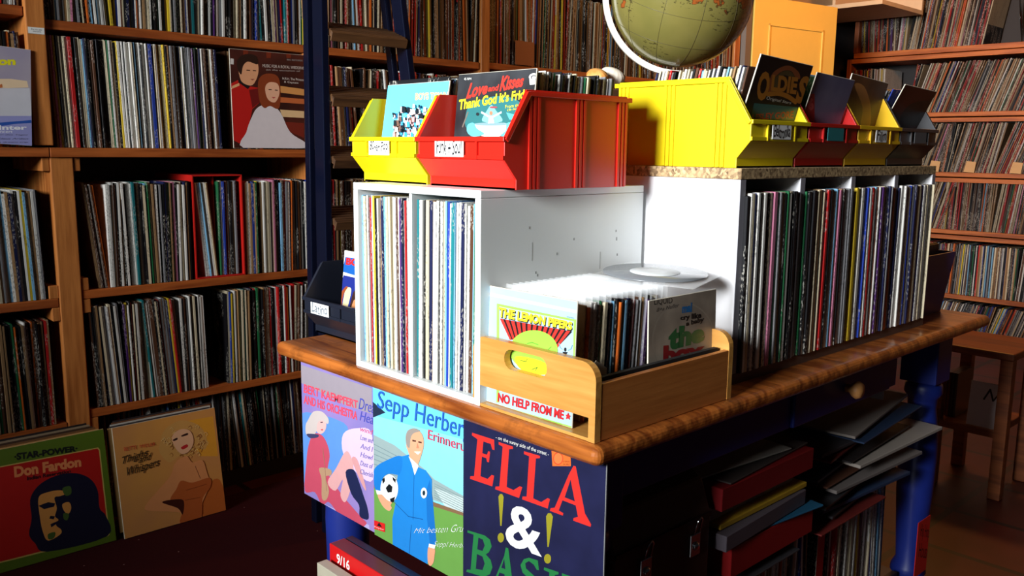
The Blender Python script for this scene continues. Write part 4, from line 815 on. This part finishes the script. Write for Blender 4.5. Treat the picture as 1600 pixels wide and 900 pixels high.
p.poly([(192, 510), (232, 482), (300, 470), (330, 486), (300, 500), (272, 508), (284, 560), (275, 600), (292, 618), (280, 645), (306, 668), (300, 692), (240, 722), (215, 680), (200, 610)], (220, 150, 74), True).poly([(312, 540), (345, 530), (356, 560), (340, 590), (318, 570)], (220, 150, 74), True)
p.poly([(192, 548), (240, 530), (276, 535), (270, 552), (220, 565)], (22, 22, 44)).poly([(252, 598), (275, 600), (268, 616), (246, 612)], (22, 22, 44)).poly([(252, 640), (292, 622), (290, 634), (256, 656)], (22, 22, 44)).poly([(312, 462), (350, 450), (356, 486), (328, 498)], (70, 96, 40), True).poly([(318, 585), (345, 590), (335, 620), (318, 612)], (70, 96, 40), True).poly([(240, 690), (275, 680), (270, 708), (244, 716)], (70, 96, 40), True)
p.text('\u00b7STAR-POWER\u00b7', (70, 286), (386, 246), (388, 276), (72, 322), (24, 28, 22), 0, .05).text('Don Fardon', (68, 352), (404, 302), (407, 352), (72, 408), (232, 140, 84), 0, .05).text('Indian Reservation', (135, 402), (354, 366), (354, 382), (135, 422), (40, 16, 20), 0, .03)
p.done('record_sleeve', 'red LP with olive border and a dark-haired face leaning on the floor', 'record')
p = Print((-2.565, .860, .008), Y_, Vector((-.16, -.07, 1)), .318, .335, .004, blend('tan_print', (206, 140, 84), (224, 156, 72), 4), edge=(190, 180, 160), zoom=z4)
p.poly([(900, 130), (1065, 100), (1090, 300), (1000, 300)], (232, 160, 50)).poly([(1040, 450), (1100, 420), (1135, 575), (1010, 600)], (196, 104, 44), True)
p.poly([(800, 235), (815, 180), (850, 145), (900, 122), (960, 130), (1010, 162), (1035, 220), (1025, 265), (985, 262), (965, 300), (900, 300), (850, 330), (815, 308), (795, 270)], (214, 158, 84), True)
for k in range(46): a = rr.uniform(0, 6.28); d = rr.uniform(.55, 1); x = 915+112*d*math.cos(a); y = 220+92*d*math.sin(a); p.stroke([(x, y), (x+10, y-8), (x+18, y+2), (x+12, y+12)], .0016, rr.choice(((236, 190, 116), (170, 106, 50), (246, 206, 130))))
p.poly([(858, 205), (895, 168), (945, 170), (966, 212), (960, 252), (932, 284), (902, 286), (872, 252)], (240, 184, 140), True)
p.poly([(864, 217), (884, 208), (886, 217), (868, 224)], (60, 34, 30), True).poly([(906, 196), (936, 184), (938, 193), (910, 202)], (60, 34, 30), True).poly([(904, 256), (932, 240), (938, 252), (914, 266)], (196, 40, 44), True)
p.poly([(900, 312), (935, 300), (960, 330), (1010, 320), (1030, 370), (1046, 440), (1020, 510), (1000, 560), (1002, 610), (920, 632), (890, 642), (905, 590), (870, 578), (740, 572), (728, 545), (790, 470), (850, 400), (872, 340)], (228, 150, 92), True)
p.poly([(905, 422), (960, 432), (1046, 408), (1050, 455), (1012, 510), (1000, 610), (900, 636), (916, 560), (888, 525), (850, 515), (880, 465)], (190, 96, 44), True).poly([(808, 530), (880, 515), (918, 525), (912, 592), (888, 560)], (70, 30, 20), True).stroke([(930, 470), (1030, 440)], .002, (140, 66, 30)).stroke([(925, 520), (1000, 505)], .002, (140, 66, 30)).stroke([(975, 350), (1000, 410)], .002, (150, 84, 50))
p.text('BETTE  MIDLER', (618, 256), (775, 230), (777, 246), (620, 274), (206, 62, 44)).text('Thighs', (608, 304), (738, 260), (742, 304), (614, 350), (70, 52, 30), .4, .01).text('and', (690, 300), (758, 280), (758, 314), (690, 336), (70, 52, 30), .4, .01).text('Whispers', (632, 356), (796, 306), (798, 358), (638, 412), (70, 52, 30), .4, .01)
p.done('record_sleeve', 'tan LP with a curly blonde woman leaning on the floor against the shelves', 'record')
# plain LPs stacked behind those two
for k in range(5):
    o = MB().box(0, .31, 0, .004, 0, .315, ink(((206, 170, 110), (60, 58, 62), (190, 186, 176), (110, 70, 44), (40, 40, 44))[k])).build('record_sleeve')
    o.matrix_world = Matrix.Translation((-2.586-.0065*k, .855+.006*k, .022+.003*k)) @ Matrix.Rotation(PI/2, 4, 'Z') @ Matrix.Rotation(-.16, 4, 'X'); tag(o, 'plain LP leaning behind the tan blonde LP, %s in the stack' % ordn(k+1), 'record', 'LPs behind the tan LP')
for k in range(5):
    o = MB().box(0, .31, 0, .004, 0, .318, ink(((200, 150, 90), (120, 84, 50), (70, 50, 36), (150, 130, 104), (40, 34, 32))[k])).build('record_sleeve')
    o.matrix_world = Matrix.Translation((-2.596-.0068*k, .522-.006*k, .022+.004*k)) @ Matrix.Rotation(PI/2, 4, 'Z') @ Matrix.Rotation(-.16, 4, 'X'); tag(o, 'plain LP behind the red and olive LP, %s in the stack' % ordn(k+1), 'record', 'LPs behind the red LP')

# ------------------------------------------------------------------ box sets before the table front
tag(MB().box(-1.50, -1.0, .70, .885, 0, .10, wood('rough_crate', (110, 74, 44), (140, 100, 60), 0), .003).build('wooden_crate'), 'low rough wooden box on the floor carrying the box sets', 'crate')
def boxset(x0, y0, y1, top, rgb, label, w=.315, txt=None, trgb=(240, 240, 236), top_rgb=None):
    b = thing('record_box_set', label, 'box set', (x0, y0, .1005)); t = y1-y0; h = top-.1005; m = plain('boxset_%d_%d_%d' % rgb, rgb, .4)
    mb = MB().box(0, w, 0, t, 0, h, m, .0015)
    if top_rgb: mb.box(.003, w-.003, .002, t-.002, h, h+.0005, ink(top_rgb))
    mb.build('case', b)
    if txt:
        mb = MB(); V, Fc = text_mesh(txt, 0, .02); i = mb.mi(ink(trgb)); vs = [mb.bm.verts.new((.026+.044*u, -.0006, h-.030+.020*v)) for u, v in V]
        for f in Fc:
            nf = mb.bm.faces.new([vs[j] for j in f]); nf.material_index = i; nf.normal_update()
            if nf.normal.y > 0: nf.normal_flip()
        for a, c in ((h-.075, h-.073), (h-.16, h-.158)): mb.box(.09, .26, -.0008, -.0003, a, c, ink((226, 180, 60)))
        mb.box(.13, .15, -.0008, -.0003, h-.10, h-.085, ink((226, 180, 60))).build('front_lettering', b)
    return b
boxset(-1.372, .868, .884, .424, (30, 34, 58), 'navy box set directly under the hung LPs', .33)
boxset(-1.372, .832, .866, .424, (206, 22, 24), 'bright red box set with white numbers below the hung LPs', .32, '9/16', top_rgb=(110, 40, 50))
boxset(-1.365, .800, .822, .398, (188, 182, 160), 'cream box set standing in front of the red one')
boxset(-1.352, .772, .797, .378, (26, 24, 26), 'black box set frontmost at the bottom picture edge')

# ------------------------------------------------------------------ things stored under the table
cs = thing('instrument_case', 'dark brown domed instrument case with chrome latches under the table', 'case', (-.805, .985, .0605))
LEA = plain('dark_leather', (66, 38, 30), .5)
prof = [(-.27, 0), (0, 0), (0, .49), (-.02, .545), (-.07, .58), (-.19, .585), (-.25, .55), (-.27, .49)]
MB().prism([(p[0], p[1]) for p in prof], 1, 0, .265, LEA, .006).build('shell', cs)
MB().box(.0, .004, .004, .26, .485, .492, plain('case_trim', (30, 18, 16), .4)).build('trim', cs)
CHR = plain('chrome', (210, 212, 215), .15, 1)
for y in (.08, .215):
    mb = MB(); mb.box(0, .005, y-.014, y+.014, .425, .465, CHR, .0015); mb.tube([(.006, y-.008, .468), (.012, y-.006, .492), (.013, y, .497), (.012, y+.006, .492), (.006, y+.008, .468)], .002, CHR, 8); mb.lathe([(0, 0), (.008, 0), (.006, .004), (0, .005)], CHR, 16, Matrix.Translation((.005, y, .443)) @ Matrix.Rotation(PI/2, 4, 'Y')); mb.build('latch', cs)
MB().tube([(.002, .10, .36), (.03, .11, .36), (.034, .15, .36), (.03, .19, .36), (.002, .20, .36)], .006, LEA, 8).build('handle', cs)
sp_o = Print((-.8635, 1.775, .062), Y_, Z_, .034, .305, .001, (206, 26, 24), zoom=(1180, 600, 3)); sp_o.text('K', (338, 700), (372, 700), (370, 772), (336, 772), (20, 16, 18), .2, .03).text('G', (340, 800), (366, 800), (364, 824), (340, 824), (20, 16, 18), 0, .04); sp_o.done('record_box_set', 'red box set with black letters in the row under the table', 'box set')
# piles lying on top of the row
def flat(name, y0, y1, z0, th, rgb, label, x1=-.85, dx=.31, tilt=0, rz=0, roll=0, cat='record', grp='sleeves piled under the table'):
    o = MB().box(-dx, 0, 0, y1-y0, 0, th, plain('pile_%d_%d_%d' % rgb, rgb, .5), min(.001, th*.3), 1).build(name); o.location = (x1, y0, z0); o.rotation_euler = (roll, tilt, rz); return tag(o, label, cat, grp)
flat('record_sleeve', 1.26, 1.57, .3755, .004, (60, 58, 62), 'dark grey sleeve lowest in the pile beside the case', -.80)
flat('record_sleeve', 1.29, 1.60, .381, .02, (110, 96, 92), 'thick taupe album in the pile under the red box sets', -.83)
flat('record_box_set', 1.315, 1.615, .4025, .058, (150, 18, 20), 'lower dark red box set piled under the table', -.80, cat='box set')
flat('record_sleeve', 1.33, 1.62, .462, .004, (30, 88, 120), 'blue sleeve on the lower red box set', -.815, rz=-.12)
flat('record_sleeve', 1.28, 1.59, .468, .030, (92, 84, 92), 'thick mauve grey album between the two red box sets', -.79, rz=.05)
flat('record_sleeve', 1.29, 1.60, .500, .010, (190, 150, 40), 'yellow-edged album under the upper red box set', -.81)
flat('record_sleeve', 1.28, 1.58, .512, .028, (150, 140, 140), 'pale album directly under the upper red box set', -.83)
flat('record_box_set', 1.275, 1.60, .542, .042, (132, 16, 22), 'upper dark red box set piled under the table', -.80, cat='box set')
flat('record_sleeve', 1.30, 1.61, .586, .003, (70, 62, 60), 'dark sleeve lying on the upper red box set', -.80, rz=.06)
g = flat('record_sleeve', 1.24, 1.54, .592, .003, (158, 152, 142), 'grey sleeve with a small crest on top of the pile', -.845, rz=-.10)
mb = MB(); mb.lathe([(0, 0), (.02, 0), (.02, .0004), (0, .0004)], ink((84, 72, 56)), 9); e = mb.build('crest', g); e.location = (-.12, .17, .0031)
SL = [((120, 40, 36), .30), ((60, 56, 60), .28), ((40, 60, 90), .26), ((150, 140, 132), .31), ((46, 44, 48), .3), ((120, 112, 108), .3), ((96, 60, 44), .3), ((70, 74, 88), .31), ((160, 150, 140), .3), ((40, 36, 36), .3)]
for k in range(14):
    c, d = SL[k % 10]; y0 = 1.66+.010*((k*7) % 9)+(.14 if k in (3, 8, 9, 12, 13) else 0)
    flat('record_sleeve', y0, y0+.31+.03*(k % 3), .376+.0135*k, .004+.002*(k % 3), c, 'sleeve %s from the bottom of the rear pile under the table' % ordn(k+1), -.80-.012*((k*5) % 4), rz=.10*math.sin(k*2.1), roll=.006*k)
t = Print((-.797, 2.172, .105), Y_, Vector((0, 0, 1)), .076, .150, .0015, (226, 44, 34), edge=(226, 44, 34), zoom=(1200, 560, 2.6475)); t.text('Hip Hop', (632, 684), (668, 690), (664, 760), (628, 752), (50, 12, 14), .2).text('House', (625, 762), (664, 768), (660, 830), (622, 822), (50, 12, 14), .2)
t.done('price_card', 'bright red handwritten card at the far leg of the table', 'card')
# blue tub at the far end of the table
tub = thing('storage_tub', 'navy plastic tub of singles on the table beyond the long unit', 'tub', (-.90, 2.235, .7705))
BT = plain('navy_plastic', (30, 52, 160), .4); mb = MB(); w0, w1, l0, l1, hh = .055, .075, .085, .10, .155
b = bmesh.new(); rings = []
for z, a, c in ((0, w0, l0), (hh, w1, l1), (hh, w1-.004, l1-.004), (.004, w0-.004, l0-.004)): rings.append([b.verts.new((sx*a, sy*c, z)) for sx, sy in ((-1, -1), (1, -1), (1, 1), (-1, 1))])
for r0, r1 in zip(rings, rings[1:]):
    for k in range(4): b.faces.new((r0[k], r0[(k+1) % 4], r1[(k+1) % 4], r1[k]))
b.faces.new(rings[0][::-1]); b.faces.new(rings[-1]); bmesh.ops.recalc_face_normals(b, faces=b.faces); mb.merge(b, BT); mb.build('shell', tub)
singles((-.945, 2.235, .777), (1, 0, 0), .085, 0, 'of the navy tub', 'singles in the navy tub', W_WARM, lean_back=.0, order='left', size=.165)

# ------------------------------------------------------------------ step stool by the back shelves
st = thing('step_stool', 'worn wooden step stool with a lower shelf before the back wall shelves', 'stool', (-1.0, 3.25, 0))
SW = wood('stool_wood', (112, 56, 24), (150, 82, 38), 0, .5)
MB().box(-.16, .10, -.10, .22, .49, .516, SW, .005).build('seat', st); MB().box(-.145, .06, -.09, .21, .215, .24, SW, .003).build('lower_shelf', st)
for x, y in ((-.14, -.07), (.075, -.07), (-.14, .19), (.075, .19)): MB().box(x-.02, x+.02, y-.02, y+.02, 0, .489, SW, .003).build('leg', st)
WB = Print((-1.038, 3.175, .2415), X_, Vector((0, .1, 1)), .105, .155, .003, (200, 190, 188), zoom=(1380, 540, 3.464)); WB.stroke([(545, 290), (580, 238), (595, 300)], .006, (24, 20, 22)).stroke([(600, 295), (620, 270), (640, 282), (625, 305), (660, 300)], .005, (24, 20, 22)); WB.done('record_sleeve', 'pale sleeve with a black scrawl on the lower shelf of the step stool', 'record')
for k in range(6):
    o = MB().box(-.003, .003, 0, .15, 0, .16, ink(((40, 34, 34), (90, 50, 36), (24, 22, 26), (60, 56, 58), (30, 26, 30), (80, 70, 60))[k])).build('record_sleeve'); o.location = (-1.125+.006*k, 3.22, .2415); o.rotation_euler = (0, .0, 0); tag(o, 'dark sleeve on the lower stool shelf, %s from the left' % ordn(k+1), 'record', 'sleeves on the stool shelf')
